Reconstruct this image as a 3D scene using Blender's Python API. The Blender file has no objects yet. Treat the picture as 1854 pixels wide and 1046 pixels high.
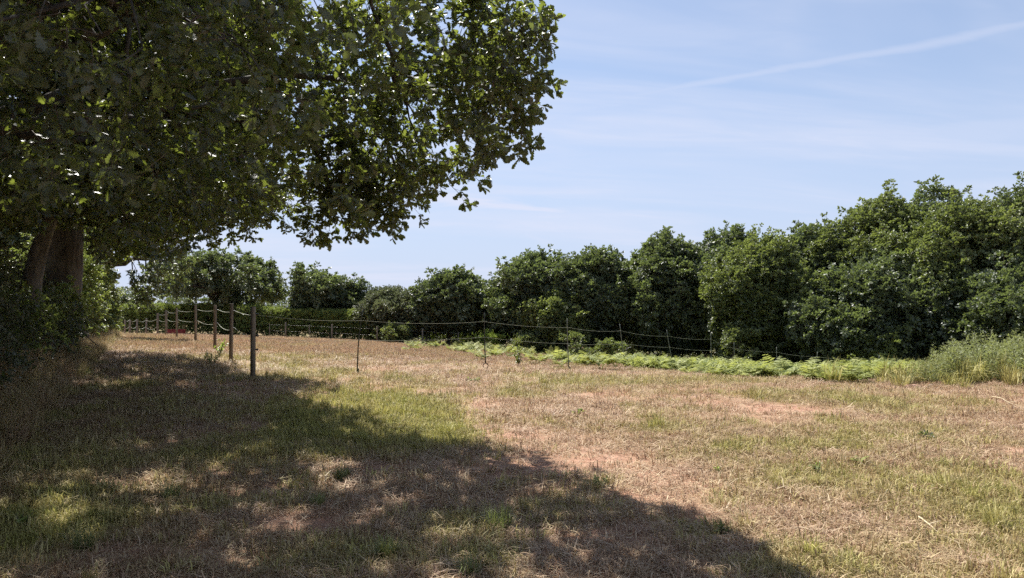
import bpy, math, random
import numpy as np
from mathutils import Vector, Matrix

R = np.random.default_rng(7)
random.seed(7)
SC = bpy.context.scene
COL = SC.collection

# ------------------------------------------------------------------ camera
CAM_H = 1.6
F = 1324.0                       # focal length in photograph pixels (1854 wide)
PITCH = math.atan(35.0 / F)      # camera tilted up a little
cam_d = bpy.data.cameras.new('camera')
cam = bpy.data.objects.new('camera', cam_d)
COL.objects.link(cam)
cam.location = (0, 0, CAM_H)
cam.rotation_euler = (math.pi / 2 + PITCH, 0, 0)
cam_d.sensor_width = 36.0
cam_d.lens = 36.0 * F / 1854.0
cam_d.clip_start = 0.05
cam_d.clip_end = 6000
SC.camera = cam

# ------------------------------------------------------------------ sun, sky, exposure
SUN_AZ = math.radians(-27)       # measured from +Y (view direction), negative = left
SUN_EL = math.radians(52.5)
SUN = np.array([math.sin(SUN_AZ) * math.cos(SUN_EL), math.cos(SUN_AZ) * math.cos(SUN_EL), math.sin(SUN_EL)])
sun_d = bpy.data.lights.new('sun', 'SUN')
sun_d.energy = 5.0
sun_d.angle = math.radians(0.53)
sun_d.color = (1.0, 0.96, 0.90)
sun = bpy.data.objects.new('sun', sun_d)
COL.objects.link(sun)
sun.rotation_euler = Vector(SUN).to_track_quat('Z', 'Y').to_euler()
sun.location = (-10, 20, 40)

VS = SC.view_settings
VS.view_transform = 'Standard'
VS.look = 'None'
VS.gamma = 1.0
VS.use_curve_mapping = False
VS.exposure = 1.13
SKY_STRENGTH = 0.063

SC.cycles.max_bounces = 6
SC.cycles.diffuse_bounces = 3
SC.cycles.glossy_bounces = 2
SC.cycles.transmission_bounces = 4
SC.cycles.sample_clamp_indirect = 4.0
SC.cycles.use_denoising = False
SC.cycles.use_adaptive_sampling = True
SC.cycles.adaptive_threshold = 0.02


def cam_ray(px, py):
    x = (px - 927.0) / F
    y = (523.0 - py) / F
    c, s = math.cos(PITCH), math.sin(PITCH)
    # camera space (x, y, -1) -> world: right=+X, up=(0,-s,c), forward=(0,c,s)
    return np.array([x, c - s * y, s + c * y])


def at(px, py, Y):
    """world point seen at photograph pixel (px, py), Y metres ahead"""
    d = cam_ray(px, py)
    t = Y / d[1]
    return np.array([d[0] * t, Y, CAM_H + d[2] * t])


def project(P):
    P = np.asarray(P, float)
    c, s = math.cos(PITCH), math.sin(PITCH)
    y = P[..., 1]
    z = P[..., 2] - CAM_H
    dep = c * y + s * z
    up = -s * y + c * z
    dep = np.where(np.abs(dep) < 1e-4, 1e-4, dep)
    return 927 + F * P[..., 0] / dep, 523 - F * up / dep, dep


class NB:
    """small helper for building node trees"""
    def __init__(self, tree):
        self.t = tree
        self.n = tree.nodes
        self.n.clear()

    def new(self, typ, **kw):
        nd = self.n.new(typ)
        for k, v in kw.items():
            setattr(nd, k, v)
        return nd

    def link(self, a, b):
        self.t.links.new(a, b)

    def put(self, sock, v):
        if hasattr(v, 'is_output'):
            self.link(v, sock)
        else:
            sock.default_value = v

    def math(self, op, a, b=0.0, clamp=False):
        m = self.new('ShaderNodeMath', operation=op, use_clamp=clamp)
        self.put(m.inputs[0], a)
        self.put(m.inputs[1], b)
        return m.outputs[0]

    def dot(self, v, vec):
        m = self.new('ShaderNodeVectorMath', operation='DOT_PRODUCT')
        self.link(v, m.inputs[0])
        m.inputs[1].default_value = tuple(vec)
        return m.outputs['Value']

    def mix(self, fac, a, b, blend='MIX'):
        m = self.new('ShaderNodeMix', data_type='RGBA', blend_type=blend)
        self.put(m.inputs[0], fac)
        for s, v in ((m.inputs[6], a), (m.inputs[7], b)):
            if isinstance(v, (tuple, list)) and len(v) == 3:
                v = (*v, 1)
            self.put(s, v)
        return m.outputs[2]

    def noise(self, vec, scale, detail=3, rough=0.55, dist=0.0):
        m = self.new('ShaderNodeTexNoise')
        if vec is not None:
            self.link(vec, m.inputs['Vector'])
        m.inputs['Scale'].default_value = scale
        m.inputs['Detail'].default_value = detail
        m.inputs['Roughness'].default_value = rough
        m.inputs['Distortion'].default_value = dist
        return m.outputs['Fac']

    def maprange(self, v, a, b, c=0.0, d=1.0, smooth=True):
        m = self.new('ShaderNodeMapRange', interpolation_type='SMOOTHSTEP' if smooth else 'LINEAR')
        self.link(v, m.inputs[0])
        for i, k in enumerate((a, b, c, d)):
            m.inputs[i + 1].default_value = k
        return m.outputs[0]


def build_world():
    w = bpy.data.worlds.new('World')
    SC.world = w
    w.use_nodes = True
    b = NB(w.node_tree)
    sky = b.new('ShaderNodeTexSky', sky_type='NISHITA')
    sky.sun_disc = False
    sky.sun_elevation = SUN_EL
    sky.sun_rotation = SUN_AZ
    sky.altitude = 50
    sky.air_density = 1.0
    sky.dust_density = 0.3
    sky.ozone_density = 2.6
    tc = b.new('ShaderNodeTexCoord')
    gen = tc.outputs['Generated']
    # thin high cloud: noise on a plane high above, stretched by the wind
    sep = b.new('ShaderNodeSeparateXYZ')
    b.link(gen, sep.inputs[0])
    zz = b.math('ADD', b.math('MAXIMUM', sep.outputs[2], 0.0), 0.12)
    cx = b.math('DIVIDE', sep.outputs[0], zz)
    cy = b.math('DIVIDE', sep.outputs[1], zz)
    comb = b.new('ShaderNodeCombineXYZ')
    b.link(b.math('MULTIPLY', cx, 0.34), comb.inputs[0])
    b.link(b.math('ADD', b.math('MULTIPLY', cy, 0.95), b.math('MULTIPLY', cx, -0.13)), comb.inputs[1])
    n1 = b.noise(comb.outputs[0], 1.15, 5, 0.55, 0.6)
    n2 = b.noise(comb.outputs[0], 4.5, 4, 0.6, 0.9)
    veil = b.maprange(n1, 0.36, 0.66)
    fine = b.maprange(n2, 0.35, 0.75, 0.55, 1.0)
    m = b.math('MULTIPLY', veil, fine)
    m = b.math('MULTIPLY', m, 0.8)
    # pale summer haze thickening towards the horizon all round
    hz = b.maprange(sep.outputs[2], -0.02, 0.5, 0.92, 0.12)
    hazy = b.mix(hz, sky.outputs[0], (4.3, 4.95, 6.6))

    def band(p0, p1, width, w_px_in, w_px_out, amt):
        """a long thin streak of ice cloud between two directions of the sky"""
        d0, d1 = cam_ray(*p0), cam_ray(*p1)
        d0, d1 = d0 / np.linalg.norm(d0), d1 / np.linalg.norm(d1)
        nrm = np.cross(d0, d1)
        nrm /= np.linalg.norm(nrm)
        mid = d0 + d1
        mid /= np.linalg.norm(mid)
        tan = np.cross(nrm, mid)
        h = float(np.dot(d1, tan))
        u = b.dot(gen, tan)
        v = b.math('ABSOLUTE', b.math('ADD', b.dot(gen, nrm), b.math('MULTIPLY', b.math('SUBTRACT', n2, 0.5), width * 1.5)))
        wid = b.maprange(u, -abs(h), abs(h), width * w_px_in, width * w_px_out, False)
        across = b.maprange(b.math('DIVIDE', v, wid), 0.0, 1.0, 1.0, 0.0)
        e1 = b.maprange(u, -abs(h) * 1.15, -abs(h) * 0.75)
        e2 = b.maprange(u, abs(h) * 0.8, abs(h) * 1.6, 1.0, 0.0)
        r = b.math('MULTIPLY', b.math('MULTIPLY', across, e1), e2)
        return b.math('MULTIPLY', r, amt)

    m = b.math('MAXIMUM', m, band((1085, 184), (1900, 36), 0.010, 0.75, 1.0, 0.36))
    m = b.math('MAXIMUM', m, band((740, 352), (1000, 380), 0.018, 0.9, 0.5, 0.85))
    m = b.math('MAXIMUM', m, band((900, 395), (990, 440), 0.012, 1.0, 0.7, 0.3))
    m = b.math('MAXIMUM', m, band((1480, 262), (2100, 205), 0.03, 0.6, 1.4, 0.3))
    cloud = b.mix(m, hazy, (5.5, 5.8, 7.0))
    bg = b.new('ShaderNodeBackground')
    b.link(cloud, bg.inputs[0])
    bg.inputs[1].default_value = SKY_STRENGTH
    out = b.new('ShaderNodeOutputWorld')
    b.link(bg.outputs[0], out.inputs[0])


build_world()

# ------------------------------------------------------------------ noise helpers (numpy)
_T = R.random((64, 64, 64)).astype(np.float32)


def vnoise3(x, y, z):
    x, y, z = np.broadcast_arrays(np.asarray(x, float), np.asarray(y, float), np.asarray(z, float))
    xi, yi, zi = np.floor(x).astype(int), np.floor(y).astype(int), np.floor(z).astype(int)
    fx, fy, fz = x - xi, y - yi, z - zi
    fx, fy, fz = (f * f * (3 - 2 * f) for f in (fx, fy, fz))
    r = 0
    for dx in (0, 1):
        for dy in (0, 1):
            for dz in (0, 1):
                wgt = (fx if dx else 1 - fx) * (fy if dy else 1 - fy) * (fz if dz else 1 - fz)
                r = r + wgt * _T[(xi + dx) & 63, (yi + dy) & 63, (zi + dz) & 63]
    return r


def fbm(x, y, z=0.0, octv=4):
    r, a, s, tot = 0, 1.0, 1.0, 0.0
    for i in range(octv):
        r = r + a * vnoise3(np.asarray(x) * s + 17.3 * i, np.asarray(y) * s + 5.1 * i, np.asarray(z) * s + 9.7 * i)
        tot += a
        a *= 0.5
        s *= 2.03
    return r / tot


def sstep(x, a, b):
    t = np.clip((np.asarray(x, float) - a) / (b - a), 0, 1)
    return t * t * (3 - 2 * t)


def in_poly(px, py, poly):
    px, py = np.asarray(px, float), np.asarray(py, float)
    r = np.zeros(px.shape, bool)
    n = len(poly)
    j = n - 1
    for i in range(n):
        xi, yi = poly[i]
        xj, yj = poly[j]
        if yi != yj:
            c = ((yi > py) != (yj > py)) & (px < (xj - xi) * (py - yi) / (yj - yi) + xi)
            r ^= c
        j = i
    return r


# ------------------------------------------------------------------ terrain
_CP = np.array([
    (0, 0, 0), (-5, 3, .02), (5, 3, 0), (-6, 9, .08), (0, 9, 0), (8, 8, .03), (14, 10, .02), (-14, 6, .2),
    (-5.6, 15.8, .08), (-7.4, 19.2, .17), (-13.4, 31, .18), (-20, 46, -.12), (-25, 52, -.3), (-38, 60, -.4),
    (-3.8, 18, .02), (-.7, 19.5, -.03), (1.6, 21, -.18), (3.8, 24.7, -.45), (6, 27.5, -.75), (11, 36, -1.6),
    (3, 14, 0), (7, 16, -.04), (11, 16.5, .02), (15, 18, .05), (9, 21, -.45), (14, 23, -.5), (20, 22, -.1),
    (16, 34, -2.0), (25, 36, -2.6), (35, 40, -3.0), (0, 36, -.75), (-6, 42, -.55), (-3, 55, -1.1), (8, 50, -1.7),
    (20, 55, -2.6), (45, 60, -3.6), (60, 30, -2.2), (-60, 40, 0), (-60, 90, -1.2), (0, 95, -2.4), (60, 100, -4.0),
    (-30, -20, 0), (30, -20, 0), (0, -30, 0), (40, 0, 0), (-40, 0, .3)], float)


def _U(r):
    return np.where(r > 1e-9, r * r * np.log(np.maximum(r, 1e-9)), 0)


def _tps_fit():
    n = len(_CP)
    d = np.hypot(_CP[:, None, 0] - _CP[None, :, 0], _CP[:, None, 1] - _CP[None, :, 1])
    K = _U(d) + np.eye(n) * 1.0
    P = np.c_[np.ones(n), _CP[:, :2]]
    A = np.zeros((n + 3, n + 3))
    A[:n, :n] = K
    A[:n, n:] = P
    A[n:, :n] = P.T
    return np.linalg.solve(A, np.r_[_CP[:, 2], 0, 0, 0])


_W = _tps_fit()


def toe_x(Y):
    """foot of the hedge bank on the left"""
    return -6.15 - 0.49 * (np.asarray(Y, float) - 8.75)


def bank_s(X, Y):
    return (toe_x(Y) - np.asarray(X, float)) * 0.898


def height(X, Y):
    X, Y = np.asarray(X, float), np.asarray(Y, float)
    shp = np.broadcast(X, Y).shape
    x = np.broadcast_to(X, shp).ravel()
    y = np.broadcast_to(Y, shp).ravel()
    xc, yc = np.clip(x, -60, 60), np.clip(y, -25, 100)
    z = np.zeros(len(x))
    for i in range(0, len(x), 20000):
        sl = slice(i, i + 20000)
        d = np.hypot(xc[sl, None] - _CP[None, :, 0], yc[sl, None] - _CP[None, :, 1])
        z[sl] = _U(d) @ _W[:-3] + _W[-3] + xc[sl] * _W[-2] + yc[sl] * _W[-1]
    far = np.hypot(np.maximum(np.abs(x) - 60, 0), np.maximum(y - 100, 0))
    z = z * np.exp(-far / 150.0) - 6.0 * (1 - np.exp(-far / 200.0))
    # hedge bank
    s = bank_s(x, y)
    bk = 1.15 * sstep(s, -0.25, 1.9) * (1 - sstep(s, 2.6, 5.0)) * sstep(y, -12, -4) * (1 - sstep(y, 33, 40))
    z = z + bk
    near = 1 - sstep(np.hypot(x, y), 30, 70)
    z = z + near * (0.05 * (fbm(x * 0.45, y * 0.45, 3.0, 3) - 0.5) + 0.035 * (fbm(x * 2.1, y * 2.1, 8.0, 2) - 0.5))
    return z.reshape(shp) if shp else float(z[0])


def ground_at(px, py):
    """world point on the terrain seen at a photograph pixel"""
    d = cam_ray(px, py)
    t = np.linspace(2, 140, 3000)
    P = np.array([0, 0, CAM_H])[None] + d[None] * t[:, None]
    below = P[:, 2] < height(P[:, 0], P[:, 1])
    i = int(np.argmax(below)) if below.any() else len(t) - 1
    return P[i]


def gz(x, y):
    return float(height(np.array([x]), np.array([y]))[0])


# ------------------------------------------------------------------ patch map of the field: green and bare soil (real plant cover)
_GREEN = [  # centre px, py, rx (m), ry (m), amount
    (640, 728, 1.2, 2.6, 1.6), (690, 760, 1.1, 1.6, 1.6), (770, 785, .7, .8, 1.4), (840, 795, .4, .4, 1.0), (560, 690, 1.6, 2.2, .5), (500, 655, 2.0, 3.0, .35),
    (300, 760, 2.5, 3.5, .12), (200, 850, 1.6, 1.6, .25), (400, 850, 1.6, 1.4, .08), (560, 780, 1.2, 1.5, .15),
    (1340, 690, 1.6, 1.2, .35), (1780, 900, 1.0, 1.2, .55), (1500, 870, .8, .5, .45), (1620, 790, 1.5, 1.0, .3),
    (1100, 690, 2.4, 1.2, .35), (1230, 745, .5, .3, .5), (1200, 780, 1.5, 1.2, .2), (620, 1010, .8, .4, .55), (900, 950, .35, .4, .7),
    (60, 960, .8, .5, .5), (1090, 880, .28, .2, .7), (1700, 1000, .5, .3, .3), (1690, 740, 1.2, .7, .25), (930, 720, .6, .6, .45)]
_BARE = [
    (800, 712, .5, 1.2, .5), (860, 745, .5, 1.0, .6), (930, 780, .55, .8, .7), (1010, 800, .7, .7, .7), (1100, 825, .7, .5, .8),
    (1180, 860, .7, .5, .8), (1130, 890, .7, .3, .6), (1220, 915, .5, .3, .6), (850, 835, .7, .6, .6), (950, 845, .5, .5, .5),
    (1040, 960, .6, .35, .7), (1150, 985, .4, .3, .6), (500, 940, .6, .2, .6), (640, 940, .4, .2, .6), (330, 1000, .5, .2, .5),
    (760, 668, 2.2, .8, .6), (1130, 712, 1.4, .6, .55), (1450, 705, 1.8, .6, .5), (1380, 740, 1.0, .6, .5), (450, 660, .7, 1.6, .5),
    (350, 608, 1.4, 4.0, .35), (1720, 860, .8, .5, .35), (1830, 720, 1.5, 1.0, .4), (1620, 1000, .4, .25, .4), (1270, 880, .4, .4, .4)]
_G = [(*ground_at(p[0], p[1])[:2], *p[2:]) for p in _GREEN]
_B = [(*ground_at(p[0], p[1])[:2], *p[2:]) for p in _BARE]


def gmap(X, Y):
    X, Y = np.asarray(X, float), np.asarray(Y, float)
    wx = X + 0.9 * (fbm(X * .7, Y * .7, 21.) - .5)
    wy = Y + 0.9 * (fbm(X * .7, Y * .7, 33.) - .5)
    g = 0.28 * sstep(fbm(X * .55, Y * .5, 1.0), .5, .7) + 0.34 * sstep(fbm(X * 1.6, Y * 1.3, 5.0), .54, .72)
    g = g + .9 * sstep(Y - .0 * X, 33, 38) * sstep(X, 1, 6) + .5 * sstep(Y, 52, 54)
    for (cx, cy, rx, ry, a) in _G:
        g = g + a * np.exp(-(((wx - cx) / rx) ** 2 + ((wy - cy) / ry) ** 2))
    # ranker grass in the lane beside the hedge
    s = bank_s(X, Y)
    g = g + .06 * sstep(s, -5.5, -1.5) * (1 - sstep(Y, 16, 27))
    b = 0.7 * sstep(fbm(X * .5 + 40, Y * .42, 11.0), .5, .7) + .35 * sstep(fbm(X * 1.8 + 9, Y * 1.5, 15.0), .55, .8)
    for (cx, cy, rx, ry, a) in _B:
        b = b + a * np.exp(-(((wx - cx) / rx) ** 2 + ((wy - cy) / ry) ** 2))
    b = np.clip(b, 0, 1)
    g = np.clip(g * (1 - .75 * b) - .03, 0, 1)
    return g, b


# ------------------------------------------------------------------ mesh helpers
def mesh_np(name, verts, tris, mats=(), midx=None, smooth=True, attrs=None):
    me = bpy.data.meshes.new(name)
    verts = np.asarray(verts, np.float32)
    tris = np.asarray(tris, np.int32)
    k = tris.shape[1]
    me.vertices.add(len(verts))
    me.vertices.foreach_set('co', verts.ravel())
    me.loops.add(tris.size)
    me.loops.foreach_set('vertex_index', tris.ravel())
    me.polygons.add(len(tris))
    me.polygons.foreach_set('loop_start', np.arange(0, tris.size, k, dtype=np.int32))
    for m in mats:
        me.materials.append(m)
    if midx is not None:
        me.polygons.foreach_set('material_index', np.asarray(midx, np.int32))
    me.polygons.foreach_set('use_smooth', np.full(len(tris), smooth))
    for nm, v in (attrs or {}).items():
        a = me.attributes.new(nm, 'FLOAT', 'POINT')
        a.data.foreach_set('value', np.asarray(v, np.float32))
    me.update(calc_edges=True)
    return me


def link(name, me, parent=None, loc=None):
    o = bpy.data.objects.new(name, me)
    COL.objects.link(o)
    if parent is not None:
        o.parent = parent
    if loc is not None:
        o.location = loc
    return o


def thing(name, label, cat, loc, group=None):
    o = bpy.data.objects.new(name, None)
    o.empty_display_size = 0.3
    COL.objects.link(o)
    o.location = loc
    return tag(o, label, cat, group)


def tag(o, label, cat, group=None, kind=None):
    if label:
        o['label'] = label
    if cat:
        o['category'] = cat
    if group:
        o['group'] = group
    if kind:
        o['kind'] = kind
    return o


class MB:
    """collects triangles"""
    def __init__(self):
        self.v, self.f, self.m, self.lv, self.n = [], [], [], [], 0

    def add(self, v, f, m=0, lv=0.5):
        v = np.asarray(v, float)
        f = np.asarray(f, int)
        self.v.append(v)
        self.f.append(f + self.n)
        self.m.append(np.full(len(f), m))
        self.lv.append(np.full(len(v), lv) if np.isscalar(lv) else np.asarray(lv))
        self.n += len(v)

    def tube(self, pts, rad, seg=6, m=0, lv=0.5, cap=True, wob=0.0, flute=None):
        pts = np.asarray(pts, float)
        rad = np.broadcast_to(np.asarray(rad, float), (len(pts),))
        tan = np.gradient(pts, axis=0)
        tan /= np.linalg.norm(tan, axis=1, keepdims=True) + 1e-9
        ref = np.array([0.0, 0, 1]) if abs(tan[0, 2]) < .9 else np.array([1.0, 0, 0])
        u = np.cross(tan[0], ref)
        u /= np.linalg.norm(u)
        V = []
        ang = np.arange(seg) * 2 * math.pi / seg
        for i in range(len(pts)):
            u = u - tan[i] * np.dot(u, tan[i])
            u /= np.linalg.norm(u) + 1e-9
            w = np.cross(tan[i], u)
            r = rad[i] * (1 + (wob * (R.random(seg) - .5) if wob else 0))
            if flute is not None:
                r = r * (1 + flute * np.sin(ang * 5 + i * .13) + flute * .6 * np.sin(ang * 3 + 1.3 - i * .2))
            V.append(pts[i] + np.outer(np.cos(ang) * r, u) + np.outer(np.sin(ang) * r, w))
        V = np.concatenate(V)
        Fs = []
        a = np.arange(seg)
        bb = (a + 1) % seg
        for i in range(len(pts) - 1):
            o, p = i * seg, (i + 1) * seg
            Fs.append(np.c_[o + a, o + bb, p + bb])
            Fs.append(np.c_[o + a, p + bb, p + a])
        if cap:
            for (i, flip) in ((0, True), (len(pts) - 1, False)):
                V = np.vstack([V, pts[i]])
                c = len(V) - 1
                q = np.c_[np.full(seg, c), i * seg + a, i * seg + bb]
                Fs.append(q[:, ::-1] if flip else q)
        self.add(V, np.concatenate(Fs), m, lv)

    def box(self, c, s, m=0, lv=.5, rot=None):
        x, y, z = np.array(s) / 2
        V = np.array([(-x, -y, -z), (x, -y, -z), (x, y, -z), (-x, y, -z), (-x, -y, z), (x, -y, z), (x, y, z), (-x, y, z)])
        if rot is not None:
            V = V @ np.array(rot).T
        q = [(0, 3, 2, 1), (4, 5, 6, 7), (0, 1, 5, 4), (1, 2, 6, 5), (2, 3, 7, 6), (3, 0, 4, 7)]
        f = [(a, b_, c_) for a, b_, c_, d in q] + [(a, c_, d) for a, b_, c_, d in q]
        self.add(V + np.array(c), f, m, lv)

    def mesh(self, name, mats, smooth=True):
        return mesh_np(name, np.concatenate(self.v), np.concatenate(self.f), mats, np.concatenate(self.m), smooth,
                       {'lv': np.concatenate(self.lv)})


# ------------------------------------------------------------------ materials
def new_mat(name):
    m = bpy.data.materials.new(name)
    m.use_nodes = True
    return m, NB(m.node_tree)


def leaf_mat(name, dark, light, trans, t_amt=0.35, rough=0.42, spec=0.5, hue_noise=0.5, nscale=0.35):
    m, b = new_mat(name)
    oi = b.new('ShaderNodeObjectInfo')
    at_ = b.new('ShaderNodeAttribute', attribute_name='lv')
    geo = b.new('ShaderNodeNewGeometry')
    big = b.noise(geo.outputs['Position'], nscale, 2)
    f = b.math('ADD', b.math('MULTIPLY', oi.outputs['Random'], .45), b.math('MULTIPLY', at_.outputs['Fac'], .45))
    f = b.math('ADD', f, b.math('MULTIPLY', b.math('SUBTRACT', big, .45), hue_noise))
    ti = b.new('ShaderNodeAttribute', attribute_name='tint', attribute_type='INSTANCER')
    f = b.math('ADD', f, b.math('MULTIPLY', ti.outputs['Fac'], .55))
    f = b.math('MULTIPLY', f, 1.0, clamp=True)
    col = b.mix(f, dark, light)
    # paler underside
    col = b.mix(b.math('MULTIPLY', geo.outputs['Backfacing'], .35), col, tuple(min(1, c * 1.25 + .02) for c in light))
    p = b.new('ShaderNodeBsdfPrincipled')
    b.link(col, p.inputs['Base Color'])
    p.inputs['Roughness'].default_value = rough
    p.inputs['Specular IOR Level'].default_value = spec
    tr = b.new('ShaderNodeBsdfTranslucent')
    b.link(b.mix(f, tuple(c * .75 for c in trans), trans), tr.inputs[0])
    mx = b.new('ShaderNodeMixShader')
    mx.inputs[0].default_value = t_amt
    b.link(p.outputs[0], mx.inputs[1])
    b.link(tr.outputs[0], mx.inputs[2])
    out = b.new('ShaderNodeOutputMaterial')
    b.link(mx.outputs[0], out.inputs[0])
    return m


def bark_mat(name, c0, c1, scale=6.0, stretch=.25, lichen=None):
    m, b = new_mat(name)
    tc = b.new('ShaderNodeNewGeometry')
    mp = b.new('ShaderNodeMapping')
    b.link(tc.outputs['Position'], mp.inputs[0])
    mp.inputs['Scale'].default_value = (1, 1, stretch)
    n = b.noise(mp.outputs[0], scale, 6, .65)
    n2 = b.noise(mp.outputs[0], scale * 4, 4, .6)
    f = b.maprange(n, .35, .68)
    col = b.mix(f, c0, c1)
    col = b.mix(b.maprange(n2, .45, .75, 0, .45), col, tuple(c * .5 for c in c0))
    if lichen:
        n3 = b.noise(tc.outputs['Position'], 2.3, 4)
        col = b.mix(b.maprange(n3, .52, .7, 0, .6), col, lichen)
    p = b.new('ShaderNodeBsdfPrincipled')
    b.link(col, p.inputs['Base Color'])
    p.inputs['Roughness'].default_value = .9
    bp = b.new('ShaderNodeBump')
    bp.inputs['Strength'].default_value = .7
    bp.inputs['Distance'].default_value = .03
    b.link(n, bp.inputs['Height'])
    b.link(bp.outputs[0], p.inputs['Normal'])
    out = b.new('ShaderNodeOutputMaterial')
    b.link(p.outputs[0], out.inputs[0])
    return m


def plain_mat(name, c0, c1, scale=20, rough=.6, spec=.4):
    m, b = new_mat(name)
    geo = b.new('ShaderNodeNewGeometry')
    n = b.noise(geo.outputs['Position'], scale, 4)
    p = b.new('ShaderNodeBsdfPrincipled')
    b.link(b.mix(b.maprange(n, .3, .7), c0, c1), p.inputs['Base Color'])
    p.inputs['Roughness'].default_value = rough
    p.inputs['Specular IOR Level'].default_value = spec
    out = b.new('ShaderNodeOutputMaterial')
    b.link(p.outputs[0], out.inputs[0])
    return m


def grass_mat(name):
    m, b = new_mat(name)
    ti = b.new('ShaderNodeAttribute', attribute_name='tint', attribute_type='INSTANCER')
    lv = b.new('ShaderNodeAttribute', attribute_name='lv')
    oi = b.new('ShaderNodeObjectInfo')
    r = b.math('ADD', b.math('MULTIPLY', lv.outputs['Fac'], .7), b.math('MULTIPLY', oi.outputs['Random'], .3))

    def ramp(stops):
        cr = b.new('ShaderNodeValToRGB')
        el = cr.color_ramp.elements
        while len(el) < len(stops):
            el.new(.5)
        for e, (p_, c_) in zip(el, stops):
            e.position = p_
            e.color = (*c_, 1)
        b.link(r, cr.inputs[0])
        return cr.outputs[0]
    dry = ramp([(0, (.15, .075, .045)), (.28, (.34, .205, .13)), (.6, (.49, .355, .23)), (1, (.63, .51, .36))])
    grn = ramp([(0, (.12, .12, .04)), (.4, (.30, .295, .075)), (.75, (.48, .45, .13)), (1, (.64, .56, .25))])
    col = b.mix(ti.outputs['Fac'], dry, grn)
    p = b.new('ShaderNodeBsdfPrincipled')
    b.link(col, p.inputs['Base Color'])
    p.inputs['Roughness'].default_value = .6
    p.inputs['Specular IOR Level'].default_value = .25
    tr = b.new('ShaderNodeBsdfTranslucent')
    b.link(col, tr.inputs[0])
    mx = b.new('ShaderNodeMixShader')
    mx.inputs[0].default_value = .3
    b.link(p.outputs[0], mx.inputs[1])
    b.link(tr.outputs[0], mx.inputs[2])
    out = b.new('ShaderNodeOutputMaterial')
    b.link(mx.outputs[0], out.inputs[0])
    return m


def ground_mat():
    m, b = new_mat('field_soil_and_thatch')
    geo = b.new('ShaderNodeNewGeometry')
    pos = geo.outputs['Position']
    ga = b.new('ShaderNodeAttribute', attribute_name='green')
    ba = b.new('ShaderNodeAttribute', attribute_name='bare')
    n1 = b.noise(pos, 9, 6, .7)
    n2 = b.noise(pos, 60, 4, .7)
    n3 = b.noise(pos, 1.3, 4, .6)
    n4 = b.noise(pos, 2.2, 5, .65, .4)
    thatch = b.mix(b.maprange(n2, .3, .7), (.15, .09, .05), (.33, .225, .13))
    thatch = b.mix(b.maprange(n3, .35, .7, 0, .5), thatch, (.30, .19, .11))
    soil = b.mix(b.maprange(n1, .3, .7), (.27, .14, .09), (.45, .27, .19))
    soil = b.mix(b.maprange(n2, .55, .75, 0, .5), soil, (.50, .36, .26))
    green = b.mix(b.maprange(n2, .3, .7), (.10, .11, .038), (.25, .25, .085))
    gfac = b.math('MULTIPLY', ga.outputs['Fac'], b.maprange(n1, .25, .6, .5, 1.0))
    bfac = b.math('MULTIPLY', ba.outputs['Fac'], b.maprange(n4, .3, .6, .4, 1.0), clamp=True)
    col = b.mix(gfac, thatch, green)
    col = b.mix(bfac, col, soil)
    p = b.new('ShaderNodeBsdfPrincipled')
    b.link(col, p.inputs['Base Color'])
    p.inputs['Roughness'].default_value = .95
    p.inputs['Specular IOR Level'].default_value = .15
    bp = b.new('ShaderNodeBump')
    bp.inputs['Strength'].default_value = .8
    bp.inputs['Distance'].default_value = .03
    b.link(b.math('ADD', n1, b.math('MULTIPLY', n2, .6)), bp.inputs['Height'])
    b.link(bp.outputs[0], p.inputs['Normal'])
    out = b.new('ShaderNodeOutputMaterial')
    b.link(p.outputs[0], out.inputs[0])
    return m


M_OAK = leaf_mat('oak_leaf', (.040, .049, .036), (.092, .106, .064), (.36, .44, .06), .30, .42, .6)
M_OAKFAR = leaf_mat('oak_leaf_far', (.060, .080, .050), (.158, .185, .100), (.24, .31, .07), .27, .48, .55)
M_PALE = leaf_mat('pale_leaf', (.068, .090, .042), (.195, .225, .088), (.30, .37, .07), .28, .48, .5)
M_GREY = leaf_mat('greyish_leaf', (.065, .075, .045), (.17, .18, .10), (.2, .24, .09), .25, .48, .55)
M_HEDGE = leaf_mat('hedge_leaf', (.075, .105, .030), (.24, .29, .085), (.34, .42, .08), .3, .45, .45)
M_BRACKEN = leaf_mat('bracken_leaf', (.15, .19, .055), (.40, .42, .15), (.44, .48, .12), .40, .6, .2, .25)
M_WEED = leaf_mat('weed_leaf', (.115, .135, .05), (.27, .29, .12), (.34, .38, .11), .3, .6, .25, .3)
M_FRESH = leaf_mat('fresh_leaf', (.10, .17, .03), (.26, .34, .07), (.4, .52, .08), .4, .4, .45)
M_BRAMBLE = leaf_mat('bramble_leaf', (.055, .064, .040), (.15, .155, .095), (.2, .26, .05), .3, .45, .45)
M_BARK = bark_mat('oak_bark', (.040, .034, .028), (.125, .107, .086), 7, .22, (.13, .128, .095))
M_BARKPALE = bark_mat('pale_bark', (.085, .073, .059), (.205, .182, .15), 9, .3, (.18, .18, .14))
M_TWIG = plain_mat('twig_bark', (.07, .055, .04), (.16, .13, .10), 12, .85, .2)
M_GRASS = grass_mat('grass_blade')
M_GROUND = ground_mat()
M_POST = bark_mat('weathered_timber', (.105, .085, .06), (.23, .19, .14), 14, .06)
M_POSTGREY = bark_mat('grey_timber', (.13, .11, .085), (.25, .22, .18), 14, .06)
M_ROPE = plain_mat('white_electric_rope', (.40, .42, .32), (.60, .61, .50), 40, .7, .3)
M_ROPEDARK = plain_mat('weathered_electric_rope', (.22, .24, .17), (.38, .39, .29), 40, .7, .3)
M_PLASTIC = plain_mat('dark_green_plastic', (.018, .022, .016), (.04, .045, .032), 30, .5, .4)
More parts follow.
